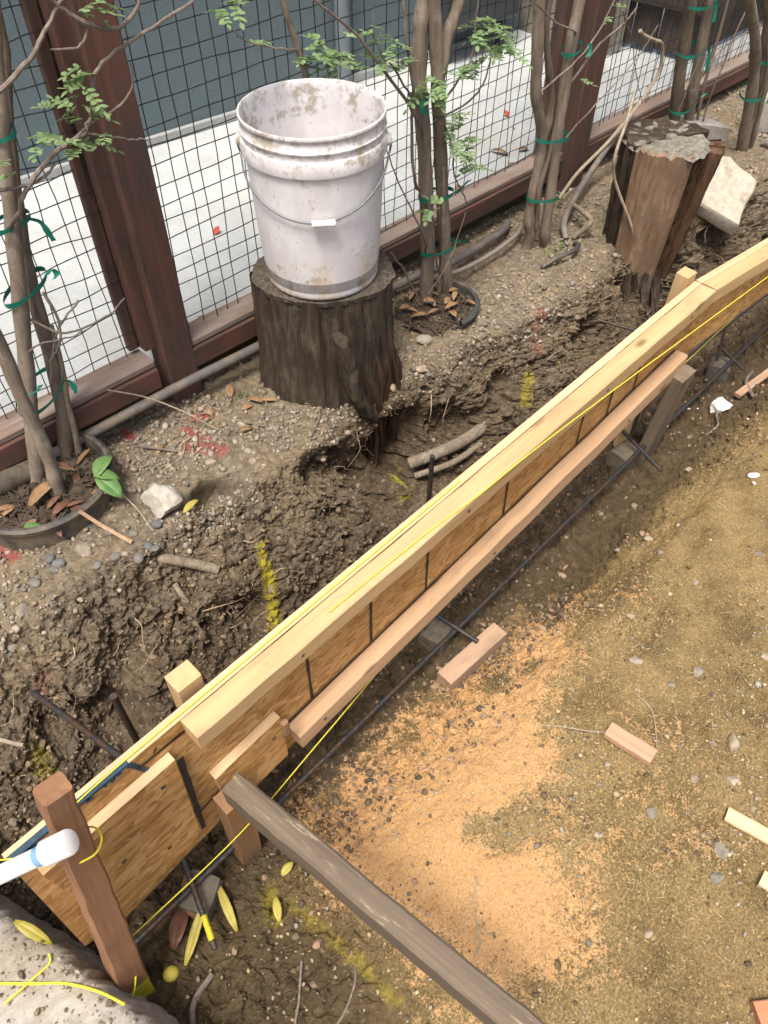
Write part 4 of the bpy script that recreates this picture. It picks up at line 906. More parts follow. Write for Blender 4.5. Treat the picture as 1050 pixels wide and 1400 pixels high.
# ================================================================ POTS, PIPES, ROOTS
M_POT = mat_plain('black_pot_plastic', (.055, .055, .055), .5, .2, 40, dirt=(.16, .13, .09)); M_HOSE = mat_plain('grey_hose', (.13, .12, .115), .6, .2, 60, dirt=(.20, .165, .12))
M_MULCH = mat_bark('dark_mulch', (.035, .027, .02), (.085, .065, .048), (.15, .12, .09), .8, .006)
def potring(cx, cy, r, z, label, arc=(0, 6.2832), lean=(0, 0), soilz=-.035):
    p = thing('plant_pot', (cx, cy, z), label, 'pot'); a0, a1 = arc; full = abs(a1-a0) > 6.2; n = 64
    prof = [(r*.93, -.16), (r*.985, -.035), (r*.985, -.012), (r+.006, -.010), (r+.008, 0), (r+.002, .006), (r-.006, .004), (r-.008, -.01), (r*.95, -.05)]
    vs_ = []; m = MB()
    for rr, zz in prof:
        for j in range(n+1):
            th = a0+(a1-a0)*j/n; vs_.append((cx+rr*math.cos(th), cy+rr*math.sin(th)*.97, z+zz+lean[0]*math.cos(th)*r+lean[1]*math.sin(th)*r))
    m.add(vs_, [(k*(n+1)+j, k*(n+1)+j+1, (k+1)*(n+1)+j+1, (k+1)*(n+1)+j) for k in range(len(prof)-1) for j in range(n)])
    m.build('pot_wall', M_POT, p)
    m = MB(); v_ = []; K = 10
    for k in range(K+1):
        for j in range(48):
            a = 6.2832*j/48; rr = r*.955*k/K; v_.append((cx+rr*math.cos(a), cy+rr*math.sin(a)*.97, z+soilz+.012*math.sin(5*a+k)*(k/K)+random.uniform(-.005, .006)+lean[0]*math.cos(a)*rr+lean[1]*math.sin(a)*rr))
    m.add(v_, [(k*48+j, k*48+(j+1) % 48, (k+1)*48+(j+1) % 48, (k+1)*48+j) for k in range(K) for j in range(48)])
    for k in range(420):
        a = random.uniform(0, 6.28); rr = r*.9*math.sqrt(random.random()); L = random.uniform(.004, .02); e = Vector((random.uniform(-1, 1), random.uniform(-1, 1), random.uniform(-.35, .35))).normalized()*L
        q_ = Vector((cx+rr*math.cos(a), cy+rr*math.sin(a)*.97, z+soilz+.006+lean[0]*math.cos(a)*rr+lean[1]*math.sin(a)*rr)); m.bar(q_-e, q_+e, random.uniform(.002, .007), random.uniform(.001, .004), b=.0004)
    m.build('potting_soil', M_MULCH, p, angle=30); return p
potring(.285, 1.365, .155, .040, 'large black plastic pot sunk in the ground round the near tree, full of litter', lean=(0, .0))
potring(1.43, 1.225, .122, .012, 'black pot rim half buried round the slim tree beside the bucket', arc=(-1.75, 1.0), lean=(.03, -.03), soilz=-.024)
def hose(pts, r, mat, name, label, cat, n=10): 
    m = MB(); m.tube(spline(pts, 8), r, n); return tag(m.build(name, mat), label, cat)
hose([(-.5, 1.435, .030), (.0, 1.43, .028), (.435, 1.422, .030), (.70, 1.412, .035), (.937, 1.405, .030), (1.12, 1.435, .0)], .0125, M_HOSE, 'irrigation_pipe', 'thick grey irrigation pipe laid along the foot of the fence rail', 'pipe')
hose([(1.23, 1.40, -.01), (1.48, 1.375, .0), (1.62, 1.345, .005), (1.76, 1.345, .005), (1.90, 1.36, .0), (1.98, 1.40, -.02)], .0125, M_HOSE, 'irrigation_pipe', 'grey irrigation pipe curving behind the slim tree toward the third tree', 'pipe')
hose([(1.48, 1.335, .01), (1.62, 1.295, .006), (1.76, 1.285, .010), (1.90, 1.305, .006), (1.97, 1.34, -.01)], .007, mat_plain('pale_hose', (.24, .21, .18), .6, .15), 'drip_hose', 'thin pale hose lying in front of the thicker grey pipe', 'hose')
hose([(1.84, 1.155, -.02), (1.895, 1.135, .0), (1.95, 1.12, .006), (2.0, 1.135, .0), (2.03, 1.165, -.02)], .0075, M_POT, 'drip_hose', 'short dark arc of hose sticking out of the gravel by the third tree', 'hose')
hose([(2.03, 1.20, -.02), (2.07, 1.245, .01), (2.20, 1.30, .02), (2.35, 1.345, .045), (2.52, 1.37, .12), (2.62, 1.385, .14)], .011, M_HOSE, 'irrigation_pipe', 'dark tube climbing from the gravel past the split stump', 'pipe')
M_ROOT = mat_bark('root_wood', (.10, .078, .055), (.22, .18, .135), (.34, .29, .23), 1.6, .003); M_PALE = mat_bark('pale_twig', (.20, .16, .115), (.36, .30, .225), (.46, .40, .31), 2, .001)
hose([(.36, 1.085, -.06), (.385, 1.035, -.040), (.425, .990, -.055), (.452, .958, -.068)], .0115, M_ROOT, 'cut_root', 'stubby cut root jutting from the top of the bank above the dark notch', 'root')
hose([(.365, 1.0, -.075), (.36, .955, -.105), (.352, .925, -.135), (.345, .905, -.160)], .0065, M_ROOT, 'cut_root', 'thin bent root hanging down inside the dark notch in the bank', 'root')
hose([(1.10, 1.0, -.235), (1.16, .955, -.205), (1.24, .93, -.195), (1.32, .925, -.185), (1.38, .96, -.18)], .017, M_ROOT, 'cut_root', 'thick grey root emerging from the bank behind the upright rebar', 'root')
hose([(1.09, .97, -.255), (1.18, .915, -.228), (1.28, .90, -.215)], .009, M_ROOT, 'cut_root', 'thinner root running under the thick grey one behind the upright rebar', 'root')
hose([(2.17, 1.155, .40), (2.08, 1.11, .36), (2.03, 1.095, .28), (2.055, 1.09, .20), (2.11, 1.03, .06), (2.16, .985, -.08)], .0045, M_PALE, 'surface_root', 'thin pale root trailing down the left of the split stump', 'root', 6)
hose([(2.07, 1.20, -.03), (2.11, 1.17, .02), (2.13, 1.22, .03), (2.16, 1.27, .02)], .009, M_ROOT, 'surface_root', 'crooked grey root lying on the gravel before the dark tube', 'root')
hose([(2.199, 1.36, -.003), (2.308, 1.37, .048), (2.439, 1.36, .106), (2.519, 1.34, .179), (2.605, 1.34, .239), (2.655, 1.34, .295), (2.629, 1.34, .374), (2.571, 1.34, .401), (2.492, 1.34, .433), (2.463, 1.34, .452)], .006, M_PALE, 'dead_branch', 'pale crooked dead branch curling up before the fence above the split stump', 'branch', 8)
M_LOG = mat_bark('rotten_log', (.05, .042, .033), (.13, .11, .085), (.20, .17, .135), 1., .006)
hose([(.02, 1.40, .02), (.16, 1.425, .03), (.30, 1.432, .015)], .030, M_LOG, 'rotten_log', 'rotting grey log lying behind the near tree at the left edge', 'log', 14)

# ================================================================ TREES
def mat_leaf(name, c, c2, trans=.25):
    t = NT(name); n = t.noise(t.coord(), 25, 3, .5); col = t.mix(.5, t.ramp(n, [(.3, c), (.7, c2)]), t.attr('tint'), 'MULTIPLY')
    m = t.done(col, .5, None, .35); t.b.inputs['Transmission Weight'].default_value = 0
    tr = t.n('ShaderNodeBsdfTranslucent'); t.l(col, tr.inputs[0]); mx = t.n('ShaderNodeMixShader'); mx.inputs[0].default_value = trans
    out = t.t.nodes['Material Output']; t.l(t.b.outputs[0], mx.inputs[1]); t.l(tr.outputs[0], mx.inputs[2]); t.l(mx.outputs[0], out.inputs[0]); return m
M_LEAF = mat_leaf('small_leaflets', (.15, .24, .10), (.25, .36, .18), .35); M_STEM = mat_bark('smooth_grey_bark', (.13, .102, .078), (.235, .190, .148), (.33, .275, .22), 1.1, .0042, lichen=(.30, .27, .22))
M_STEM2 = mat_bark('darker_bark', (.095, .074, .057), (.18, .145, .112), (.26, .215, .17), 1.2, .0045); M_TWIG = mat_bark('twig_bark', (.10, .078, .062), (.20, .165, .14), (.30, .26, .22), 2, .0008)
M_TAPE = mat_plain('green_tie_tape', (.010, .16, .115), .4, .2, 80)
def sprig(m, p, d, n=5, L=.045, w=.011, rg=random):
    """a feathered leaf: paired leaflets on a thin stalk"""
    p = Vector(p); d = Vector(d).normalized(); side = d.cross(Vector((0, 0, 1))); side = side.normalized() if side.length > .1 else Vector((1, 0, 0)); up = side.cross(d)
    m.tube([p, p+d*L*.5, p+d*L-Vector((0, 0, L*.1))], .0006, 4, tint=(.7, .9, .5))
    for k in range(n+1):
        t_ = (k+.6)/(n+.6); c = p+d*L*t_-Vector((0, 0, L*.1*t_*t_)); g = rg.uniform(.75, 1.35); tint = (g*rg.uniform(.9, 1.2), g, g*rg.uniform(.75, 1.1))
        for sg in ((-1, 1) if k < n else (0,)):
            dd = d*.45+side*sg*.9+up*rg.uniform(-.25, .35) if sg else d
            m.leaf(c, dd, w*rg.uniform(.85, 1.3), w*rg.uniform(.5, .72), up, rg.uniform(-.1, .2), tint)
def tree(loc, label, stems, twigs, leaves, ties, tails=(), seed=1, dens=3):
    rg = random.Random(seed); t_ = thing('slim_tree', loc, label, 'tree')
    for pts, r in stems:
        m = MB(); P = spline(pts, 7); n_ = len(P); top = P[-1]+(P[-1]-P[-2]).normalized()*.0
        # carry the stem on above the picture
        d = (P[-1]-P[-3]).normalized(); ext = [P[-1]+Vector((d.x*q*.6+.02*math.sin(q*9), d.y*q*.6, q*.95)) for q in (.12, .28, .5, .75)] if r[1] > .006 and pts[-1][2] > .5 else []
        rr = list(np.interp(np.linspace(0, 1, n_), np.linspace(0, 1, len(r)), r)); rr = [q*(1+.06*math.sin(i*.9+seed)) for i, q in enumerate(rr)]+[r[-1]*(1-.2*j) for j in range(len(ext))]
        rr = [q*.86 for q in rr]; m.tube(P+ext, rr, 16, jit=.03); m.build('trunk', M_STEM if rg.random() < .7 else M_STEM2, t_)
    for pts, r in twigs:
        m = MB(); P = spline(pts, 5); P = [p+Vector((rg.uniform(-1, 1), rg.uniform(-1, 1), rg.uniform(-1, 1)))*.0016 for p in P]; m.tube(P, [r, r*.55], 7, jit=.08); m.build('branch', M_TWIG, t_)
    if leaves:
        m = MB()
        for p in leaves:
            for q in range(dens):
                a = rg.uniform(0, 6.28); sprig(m, Vector(p)+Vector((rg.gauss(0, .010), rg.gauss(0, .012), rg.gauss(0, .010))), (math.cos(a), math.sin(a), rg.uniform(-.6, .35)), rg.randint(3, 5), rg.uniform(.030, .050), rg.uniform(.0115, .016), rg)
        m.build('foliage', M_LEAF, t_)
    for c, rx_, ry_, ang, tilt in ties:
        m = MB(); c = Vector(c); n = 28; v_ = []
        for hh in (-.0045, .0045):
            for j in range(n+1):
                a = 6.2832*j/n; x, y = rx_*math.cos(a), ry_*math.sin(a); v_.append(c+Vector((x*math.cos(ang)-y*math.sin(ang), x*math.sin(ang)+y*math.cos(ang), hh*(1+.25*math.sin(4*a))+tilt*x)))
        m.add(v_, [(j, j+1, n+2+j, n+1+j) for j in range(n)]); m.build('tie_tape', M_TAPE, t_)
    for pts in tails:
        m = MB(); v_ = []
        P = spline(pts, 4)
        for j, p in enumerate(P): s_ = .0055*(1+.2*math.sin(j)); v_ += [p+Vector((.7*s_, -.7*s_, s_*.3)), p-Vector((.7*s_, -.7*s_, s_*.3))]
        m.add(v_, [(2*j, 2*j+1, 2*j+3, 2*j+2) for j in range(len(P)-1)]); m.build('tie_tape', M_TAPE, t_)
    return t_
RA = R(-45)
tree((.31, 1.37, 0), 'nearest multi-stemmed young tree at the left edge, growing in the large sunken pot', [
    ([(.300, 1.335, -.02), (.307, 1.33, .03), (.315, 1.33, .09), (.319, 1.33, .182), (.318, 1.33, .28), (.322, 1.33, .398), (.315, 1.33, .513), (.30, 1.33, .66)], (.021, .0165, .0155, .014)),
    ([(.285, 1.41, -.02), (.299, 1.40, .026), (.341, 1.4, .184), (.383, 1.4, .332), (.42, 1.4, .464), (.457, 1.4, .595), (.482, 1.4, .69), (.516, 1.4, .808)], (.021, .0185, .0165, .015)),
    ([(.352, 1.425, -.04), (.371, 1.42, .0), (.408, 1.42, .13), (.431, 1.425, .278), (.447, 1.43, .411), (.46, 1.435, .485), (.490, 1.44, .604), (.516, 1.44, .699)], (.021, .0175, .0165, .011)),
    ([(.391, 1.41, -.045), (.408, 1.41, .047), (.421, 1.41, .149), (.44, 1.41, .24), (.455, 1.42, .33)], (.012, .010, .007, .004))],
    [([(.467, 1.36, .773), (.544, 1.33, .828), (.58, 1.33, .856), (.625, 1.33, .896), (.66, 1.33, .942)], .0045), ([(.594, 1.33, .912), (.615, 1.33, .886), (.656, 1.33, .853), (.691, 1.33, .837), (.733, 1.33, .844), (.761, 1.33, .876), (.777, 1.33, .913)], .0050),
     ([(.435, 1.39, .565), (.450, 1.35, .60), (.465, 1.33, .641), (.528, 1.33, .679), (.572, 1.33, .693), (.601, 1.33, .700), (.606, 1.33, .711), (.62, 1.33, .719), (.634, 1.33, .762), (.664, 1.33, .793), (.75, 1.33, .819), (.857, 1.33, .843), (.92, 1.33, .862)], .0046),
     ([(.572, 1.33, .693), (.624, 1.33, .712), (.678, 1.33, .723), (.712, 1.33, .752), (.715, 1.33, .782)], .0026), ([(.601, 1.33, .696), (.643, 1.33, .679), (.676, 1.33, .665), (.719, 1.33, .652)], .0026), ([(.423, 1.36, .648), (.461, 1.33, .65), (.505, 1.33, .652), (.531, 1.33, .666)], .0036),
     ([(.656, 1.33, .853), (.643, 1.33, .834), (.625, 1.33, .825), (.583, 1.33, .832)], .0028), ([(.408, 1.40, .385), (.442, 1.36, .349), (.487, 1.36, .335), (.555, 1.36, .336), (.596, 1.36, .356)], .0028), ([(.375, 1.36, .34), (.401, 1.36, .344), (.452, 1.36, .33), (.501, 1.36, .328)], .0022),
     ([(.444, 1.36, .44), (.45, 1.36, .371), (.437, 1.36, .325), (.411, 1.38, .284)], .0035), ([(.50, 1.35, .40), (.46, 1.37, .36), (.43, 1.39, .30), (.40, 1.40, .22)], .0025)],
    [(.507, 1.33, .696), (.523, 1.33, .693), (.551, 1.33, .684), (.575, 1.33, .673), (.618, 1.33, .789), (.617, 1.33, .769), (.633, 1.33, .776), (.582, 1.33, .745), (.604, 1.33, .747), (.591, 1.33, .721), (.61, 1.33, .722), (.623, 1.33, .679), (.641, 1.33, .867), (.66, 1.33, .865), (.44, 1.33, .674)],
    [((.489, 1.4, .709), .022, .021, 0, .2), ((.448, 1.415, .560), .046, .026, .3, .0), ((.430, 1.41, .435), .052, .028, .2, .25), ((.375, 1.40, .215), .070, .040, .5, .15)],
    [[(.475, 1.395, .565), (.492, 1.385, .555), (.498, 1.382, .535), (.503, 1.38, .515)], [(.47, 1.39, .452), (.482, 1.385, .462), (.487, 1.38, .452), (.478, 1.38, .445)], [(.418, 1.37, .235), (.428, 1.365, .232), (.432, 1.36, .215), (.430, 1.36, .20)], [(.34, 1.37, .24), (.36, 1.36, .25), (.37, 1.36, .258)]], 11, 2)
tree((1.45, 1.28, 0), 'slim twin-stemmed young tree with pale green leaves just right of the bucket', [
    ([(1.468, 1.295, -.04), (1.465, 1.29, -.01), (1.463, 1.29, .12), (1.448, 1.29, .275), (1.43, 1.29, .432), (1.403, 1.29, .605), (1.403, 1.29, .693), (1.411, 1.29, .761), (1.414, 1.29, .825)], (.024, .022, .020, .019)),
    ([(1.535, 1.27, -.045), (1.531, 1.27, -.02), (1.508, 1.27, .155), (1.481, 1.27, .329), (1.457, 1.27, .5), (1.439, 1.27, .631), (1.42, 1.27, .749), (1.408, 1.27, .829)], (.022, .020, .019, .018)),
    ([(1.445, 1.272, .56), (1.455, 1.27, .60), (1.472, 1.27, .668), (1.499, 1.27, .72), (1.528, 1.27, .783)], (.017, .016, .014)), ([(1.50, 1.275, -.03), (1.495, 1.262, .10), (1.478, 1.255, .25), (1.462, 1.25, .38)], (.009, .007, .005))],
    [([(1.416, 1.28, .466), (1.332, 1.25, .564), (1.239, 1.25, .669), (1.168, 1.25, .746), (1.086, 1.25, .808), (1.037, 1.25, .85)], .0042), ([(1.40, 1.27, .34), (1.348, 1.24, .385), (1.329, 1.24, .496), (1.331, 1.24, .605), (1.307, 1.24, .697), (1.296, 1.24, .779), (1.29, 1.24, .842)], .0045),
     ([(1.42, 1.26, .16), (1.344, 1.2, .259), (1.248, 1.2, .433), (1.2, 1.2, .539)], .0026), ([(1.45, 1.24, .0), (1.318, 1.18, .098), (1.258, 1.18, .201), (1.205, 1.18, .284)], .0030), ([(1.427, 1.26, .500), (1.526, 1.24, .522), (1.576, 1.24, .55), (1.601, 1.24, .6), (1.618, 1.24, .627)], .0028),
     ([(1.444, 1.25, .54), (1.516, 1.24, .605), (1.531, 1.24, .647), (1.53, 1.24, .691), (1.535, 1.24, .747)], .0030), ([(1.458, 1.255, .491), (1.477, 1.24, .433), (1.496, 1.24, .354), (1.531, 1.24, .299), (1.56, 1.24, .252)], .0028), ([(1.37, 1.27, .55), (1.32, 1.24, .593), (1.273, 1.24, .656), (1.219, 1.24, .717), (1.21, 1.24, .796)], .0028),
     ([(1.50, 1.26, .05), (1.44, 1.24, .14), (1.40, 1.235, .30), (1.39, 1.235, .45)], .0028), ([(1.44, 1.26, .02), (1.50, 1.235, .13), (1.545, 1.235, .24)], .0022)],
    [(1.355, 1.24, .602), (1.397, 1.24, .585), (1.429, 1.24, .583), (1.467, 1.24, .586), (1.504, 1.24, .592), (1.533, 1.24, .669), (1.557, 1.24, .678), (1.582, 1.24, .654), (1.613, 1.24, .626), (1.649, 1.24, .608), (1.679, 1.24, .595), (1.549, 1.24, .643), (1.205, 1.24, .74), (1.229, 1.24, .721), (1.272, 1.24, .705), (1.24, 1.24, .685), (1.29, 1.24, .69), (1.453, 1.24, .517), (1.472, 1.24, .487), (1.467, 1.24, .454), (1.511, 1.24, .423), (1.546, 1.24, .366), (1.60, 1.24, .66), (1.63, 1.24, .64), (1.57, 1.24, .60), (1.41, 1.235, .30)],
    [((1.470, 1.278, .300), .052, .030, -.3, 0), ((1.492, 1.278, .140), .056, .032, -.3, .05), ((1.403, 1.29, .553), .026, .026, 0, .1)],
    [[(1.52, 1.25, .295), (1.535, 1.24, .315), (1.552, 1.235, .325)], [(1.54, 1.25, .145), (1.555, 1.24, .150), (1.57, 1.235, .138)], [(1.385, 1.26, .56), (1.38, 1.255, .545), (1.388, 1.25, .53)]], 12, 4)
tree((1.21, 1.42, 0), 'thin brown sapling rising behind the bucket with a tuft of leaves', [([(1.31, 1.42, -.03), (1.267, 1.42, .191), (1.21, 1.42, .46), (1.179, 1.42, .613), (1.156, 1.42, .691), (1.137, 1.42, .749), (1.121, 1.42, .803)], (.010, .009, .008, .0075))],
    [([(1.165, 1.42, .653), (1.207, 1.4, .634), (1.239, 1.4, .636), (1.273, 1.4, .637)], .002), ([(1.16, 1.42, .68), (1.127, 1.4, .690), (1.072, 1.4, .708), (1.01, 1.4, .735), (.98, 1.4, .767), (.976, 1.4, .792)], .0025)],
    [(1.183, 1.4, .654), (1.209, 1.4, .662), (1.228, 1.4, .633), (1.262, 1.4, .642), (1.169, 1.4, .685), (1.196, 1.4, .686), (1.284, 1.4, .63), (1.06, 1.4, .728), (.958, 1.4, .787), (.982, 1.4, .803), (1.24, 1.4, .655)], [], [], 13, 3)
tree((1.93, 1.25, 0), 'third young tree, two grey stems standing before the red fence post', [
    ([(1.925, 1.28, -.05), (1.925, 1.27, .01), (1.905, 1.27, .065), (1.908, 1.27, .161), (1.916, 1.27, .247), (1.904, 1.27, .333), (1.85, 1.27, .445), (1.825, 1.27, .574), (1.806, 1.27, .675), (1.786, 1.27, .767)], (.020, .019, .018, .018)),
    ([(1.912, 1.272, .28), (1.922, 1.265, .345), (1.922, 1.265, .407), (1.885, 1.265, .50), (1.845, 1.265, .60)], (.015, .013, .010)),
    ([(1.985, 1.24, -.04), (1.961, 1.24, .015), (1.956, 1.24, .132), (1.942, 1.24, .31), (1.936, 1.24, .449), (1.934, 1.24, .573), (1.941, 1.24, .67), (1.94, 1.24, .747)], (.020, .019, .018, .017)), ([(1.925, 1.25, .04), (1.90, 1.245, .17), (1.92, 1.245, .262), (1.932, 1.245, .371)], (.009, .008, .006))],
    [([(1.841, 1.25, .461), (1.887, 1.22, .503), (1.96, 1.22, .529), (2.027, 1.22, .575), (2.072, 1.22, .633)], .003), ([(1.93, 1.23, .585), (1.90, 1.22, .600), (1.818, 1.22, .635), (1.732, 1.22, .687), (1.666, 1.22, .733)], .003), ([(1.94, 1.23, .46), (2.041, 1.22, .537), (2.136, 1.22, .56), (2.194, 1.22, .592)], .0035), ([(1.95, 1.23, .30), (2.05, 1.22, .36), (2.2, 1.2, .45), (2.3, 1.2, .53)], .002),
     ([(2.12, 1.22, .60), (2.2, 1.22, .52), (2.28, 1.22, .40), (2.36, 1.22, .30)], .0018)],
    [(2.19, 1.22, .60), (2.06, 1.22, .585), (1.97, 1.22, .46)], [((1.936, 1.252, .315), .052, .034, -.4, 0), ((1.937, 1.255, .138), .055, .036, -.4, -.03), ((1.94, 1.24, .545), .027, .026, 0, .4)], [[(1.985, 1.22, .55), (1.99, 1.215, .535), (1.982, 1.215, .52)]], 14, 1)
tree((2.92, 1.32, 0), 'fourth young tree, a bundle of straight stems tied with green tape behind the split stump', [
    ([(2.90, 1.33, -.04), (2.878, 1.33, .001), (2.811, 1.33, .199), (2.772, 1.33, .348), (2.731, 1.33, .484), (2.692, 1.33, .589)], (.025, .023, .021, .020)), ([(2.965, 1.31, -.05), (2.948, 1.31, -.01), (2.885, 1.31, .185), (2.852, 1.31, .357), (2.816, 1.31, .492), (2.786, 1.31, .596)], (.024, .022, .021, .020)),
    ([(2.86, 1.35, -.02), (2.855, 1.35, .029), (2.791, 1.35, .27), (2.745, 1.35, .457), (2.696, 1.35, .566)], (.007, .006, .0055)), ([(3.0, 1.30, -.04), (2.993, 1.3, -.011), (2.948, 1.3, .172), (2.945, 1.3, .361), (2.931, 1.3, .493)], (.008, .007, .0058))],
    [([(2.87, 1.30, .18), (2.952, 1.28, .296), (3.176, 1.28, .316), (3.345, 1.28, .316)], .004), ([(2.98, 1.28, .0), (2.96, 1.27, .15), (2.99, 1.26, .35), (3.02, 1.25, .50)], .004), ([(2.83, 1.32, -.03), (2.80, 1.30, .15), (2.83, 1.29, .30)], .003)], [],
    [((2.806, 1.32, .324), .068, .042, .2, .05), ((2.865, 1.322, .138), .075, .044, .2, .2), ((2.775, 1.32, .468), .064, .042, .2, 0)], [[(2.86, 1.29, .33), (2.875, 1.285, .31), (2.88, 1.28, .27), (2.885, 1.28, .245)], [(2.82, 1.29, .475), (2.83, 1.285, .45), (2.832, 1.28, .41)], [(2.91, 1.28, .155), (2.93, 1.275, .165), (2.95, 1.27, .16)]], 15)
tree((3.0, 1.10, 0), 'farthest young tree at the right edge, rooted among broken concrete', [
    ([(3.0, 1.10, -.05), (2.987, 1.1, -.02), (2.934, 1.1, .105), (2.866, 1.1, .268), (2.783, 1.1, .397), (2.634, 1.1, .547), (2.519, 1.1, .674)], (.030, .023, .020, .015)), ([(3.06, 1.13, -.06), (3.05, 1.12, -.02), (3.033, 1.12, .096), (2.974, 1.12, .259), (2.897, 1.12, .41), (2.811, 1.12, .548)], (.030, .024, .022, .02)), ([(3.03, 1.09, -.03), (2.98, 1.08, .10), (2.94, 1.08, .25), (2.90, 1.08, .45)], (.012, .009, .007))],
    [([(2.95, 1.09, .12), (2.90, 1.08, .28), (2.80, 1.07, .40), (2.77, 1.07, .47)], .004)], [], [((2.925, 1.11, .215), .070, .045, .3, .1), ((2.90, 1.112, .335), .062, .042, .3, .1)], [[(2.97, 1.08, .225), (2.985, 1.07, .20), (2.985, 1.07, .17)]], 16)

# ================================================================ LITTER
M_DRY = mat_leaf('dead_leaf', (.20, .115, .055), (.33, .21, .115), .1); M_YLEAF = mat_leaf('yellow_leaf', (.30, .25, .035), (.46, .40, .10), .15); M_GLEAF = mat_leaf('broad_green_leaf', (.10, .20, .065), (.17, .29, .10), .15); M_PETAL = mat_leaf('red_petal', (.45, .055, .025), (.60, .10, .05), .2); M_BRLEAF = mat_leaf('brown_curled_leaf', (.11, .05, .032), (.17, .085, .055), .05)
def leaf_thing(mat, p, ang, L, W, label, cat='leaf', group=None, tilt=.15, curl=.25, dz=.004, name='fallen_leaf'):
    m = MB(); m.leaf((p[0], p[1], p[2]+dz), (math.cos(ang), math.sin(ang), tilt), L, W, (0, 0, 1), curl, (1, 1, 1), .45)
    sd_ = m.build(name, mat); mod = sd_.modifiers.new('thickness', 'SOLIDIFY'); mod.thickness = .0006; return tag(sd_, label, cat, group)
leaf_thing(M_YLEAF, (.470, 1.090, h_at(.47, 1.09)), .3, .050, .017, 'small yellow leaf lying below the white rock')
leaf_thing(M_GLEAF, (.375, 1.262, .052), R(38), .080, .036, 'broad green leaf pointing right over the rim of the sunken pot', tilt=.1, name='green_leaf')
leaf_thing(M_GLEAF, (.375, 1.262, .050), R(-75), .070, .042, 'broad green leaf hanging down over the pot rim, lowest of three', tilt=-.25, name='green_leaf')
leaf_thing(M_GLEAF, (.372, 1.268, .054), R(-38), .055, .030, 'shorter green leaf between the two larger ones on the pot rim', tilt=-.1, name='green_leaf')
leaf_thing(M_GLEAF, (.190, 1.262, .022), R(-20), .042, .032, 'round pale green leaf lying inside the sunken pot', tilt=.05, name='green_leaf')
leaf_thing(M_DRY, (.235, 1.315, .025), R(20), .095, .030, 'long curled tan leaf lying inside the sunken pot', tilt=.3, curl=.4)
leaf_thing(M_DRY, (.350, 1.265, .015), R(-60), .060, .018, 'upright orange-brown leaf beside the green leaves in the pot', tilt=.6)
leaf_thing(M_YLEAF, (.270, 1.44, .02), .4, .03, .016, 'small yellow leaf at the foot of the near tree')
leaf_thing(M_YLEAF, (.05, .415, -.235), R(75), .095, .016, 'long yellow-green leaf lying in the trench by the spacer block', tilt=.25)
leaf_thing(M_YLEAF, (-.045, .435, -.232), R(32), .105, .017, 'curved yellow leaf nearest the yellow foot of the leaning stake', tilt=.15, curl=-.1)
leaf_thing(M_YLEAF, (.163, .425, -.215), R(5), .030, .015, 'crumpled yellow leaf on the earth beside the brace', tilt=.3)
leaf_thing(M_YLEAF, (.112, .372, -.222), R(60), .045, .015, 'yellow leaf half buried in the crumbled earth by the rebar tip', tilt=.1)
leaf_thing(M_YLEAF, (-.190, .615, -.040), R(-70), .07, .017, 'yellow leaf hanging over the concrete at the left edge', tilt=-.1)
leaf_thing(M_BRLEAF, (.015, .475, -.235), R(70), .085, .038, 'broad brown leaf leaning in the trench behind the leaning stake', tilt=.5)
leaf_thing(M_BRLEAF, (-.045, .470, -.232), R(40), .085, .030, 'curled brown leaf lying beside the yellow leaves in the trench', tilt=.2, curl=.4)
stone('yellow_fruit', mat_plain('yellow_fruit_skin', (.42, .36, .06), .6, .2), (-.070, .446, -.245), (.014, .013, .012), 301, 'small round yellow fruit by the painted foot of the stake', 'fruit', rough=.06, fac=0)
rg = random.Random(21)
for k, (x, y) in enumerate([(.80, 1.36), (.83, 1.33), (.79, 1.30), (.72, 1.33), (.85, 1.30), (.55, 1.32), (.58, 1.27), (.76, 1.22)]):
    leaf_thing(M_DRY, (x, y, h_at(x, y)), rg.uniform(0, 6.28), rg.uniform(.03, .055), rg.uniform(.014, .024), 'brown dead leaf lying on the soil between the red post and the near stump', 'leaf', 'dead leaves left of the near stump', rg.uniform(.1, .6), rg.uniform(.1, .5))
for k in range(16):
    a = rg.uniform(0, 6.28); r = .10*math.sqrt(rg.random()); x, y = 1.425+r*math.cos(a), 1.235+r*math.sin(a)
    leaf_thing(M_DRY, (x, y, .006), rg.uniform(0, 6.28), rg.uniform(.03, .05), rg.uniform(.01, .02), 'brown dead leaf among the litter inside the half-buried pot rim', 'leaf', 'dead leaves in the half-buried pot', rg.uniform(0, .5), rg.uniform(.1, .5))
for k in range(14):
    a = rg.uniform(0, 6.28); r = .135*math.sqrt(rg.random()); x, y = .285+r*math.cos(a), 1.365+r*math.sin(a)
    leaf_thing(M_BRLEAF if k % 2 else M_DRY, (x, y, .012), rg.uniform(0, 6.28), rg.uniform(.03, .06), rg.uniform(.01, .022), 'dead leaf in the litter filling the large sunken pot', 'leaf', 'dead leaves in the large sunken pot', rg.uniform(0, .4), rg.uniform(.1, .5))
for k, (x, y, lab) in enumerate([(1.181, 1.918, 'red petal on the walkway just left of the bucket'), (2.499, 1.828, 'red petal on the walkway left of the third tree'), (2.43, 1.74, 'tiny red petal below the larger one left of the third tree'), (3.12, 1.60, 'bright red petal seen above the split stump'), (.895, 1.60, 'red petal close behind the fence rail by the near post')]):
    for j in range(1): leaf_thing(M_PETAL, (x, y, .046), .3+k, .030 if k != 2 else .015, .020 if k != 2 else .010, lab, 'petal', name='red_petal', dz=.002, tilt=.25, curl=-.3)
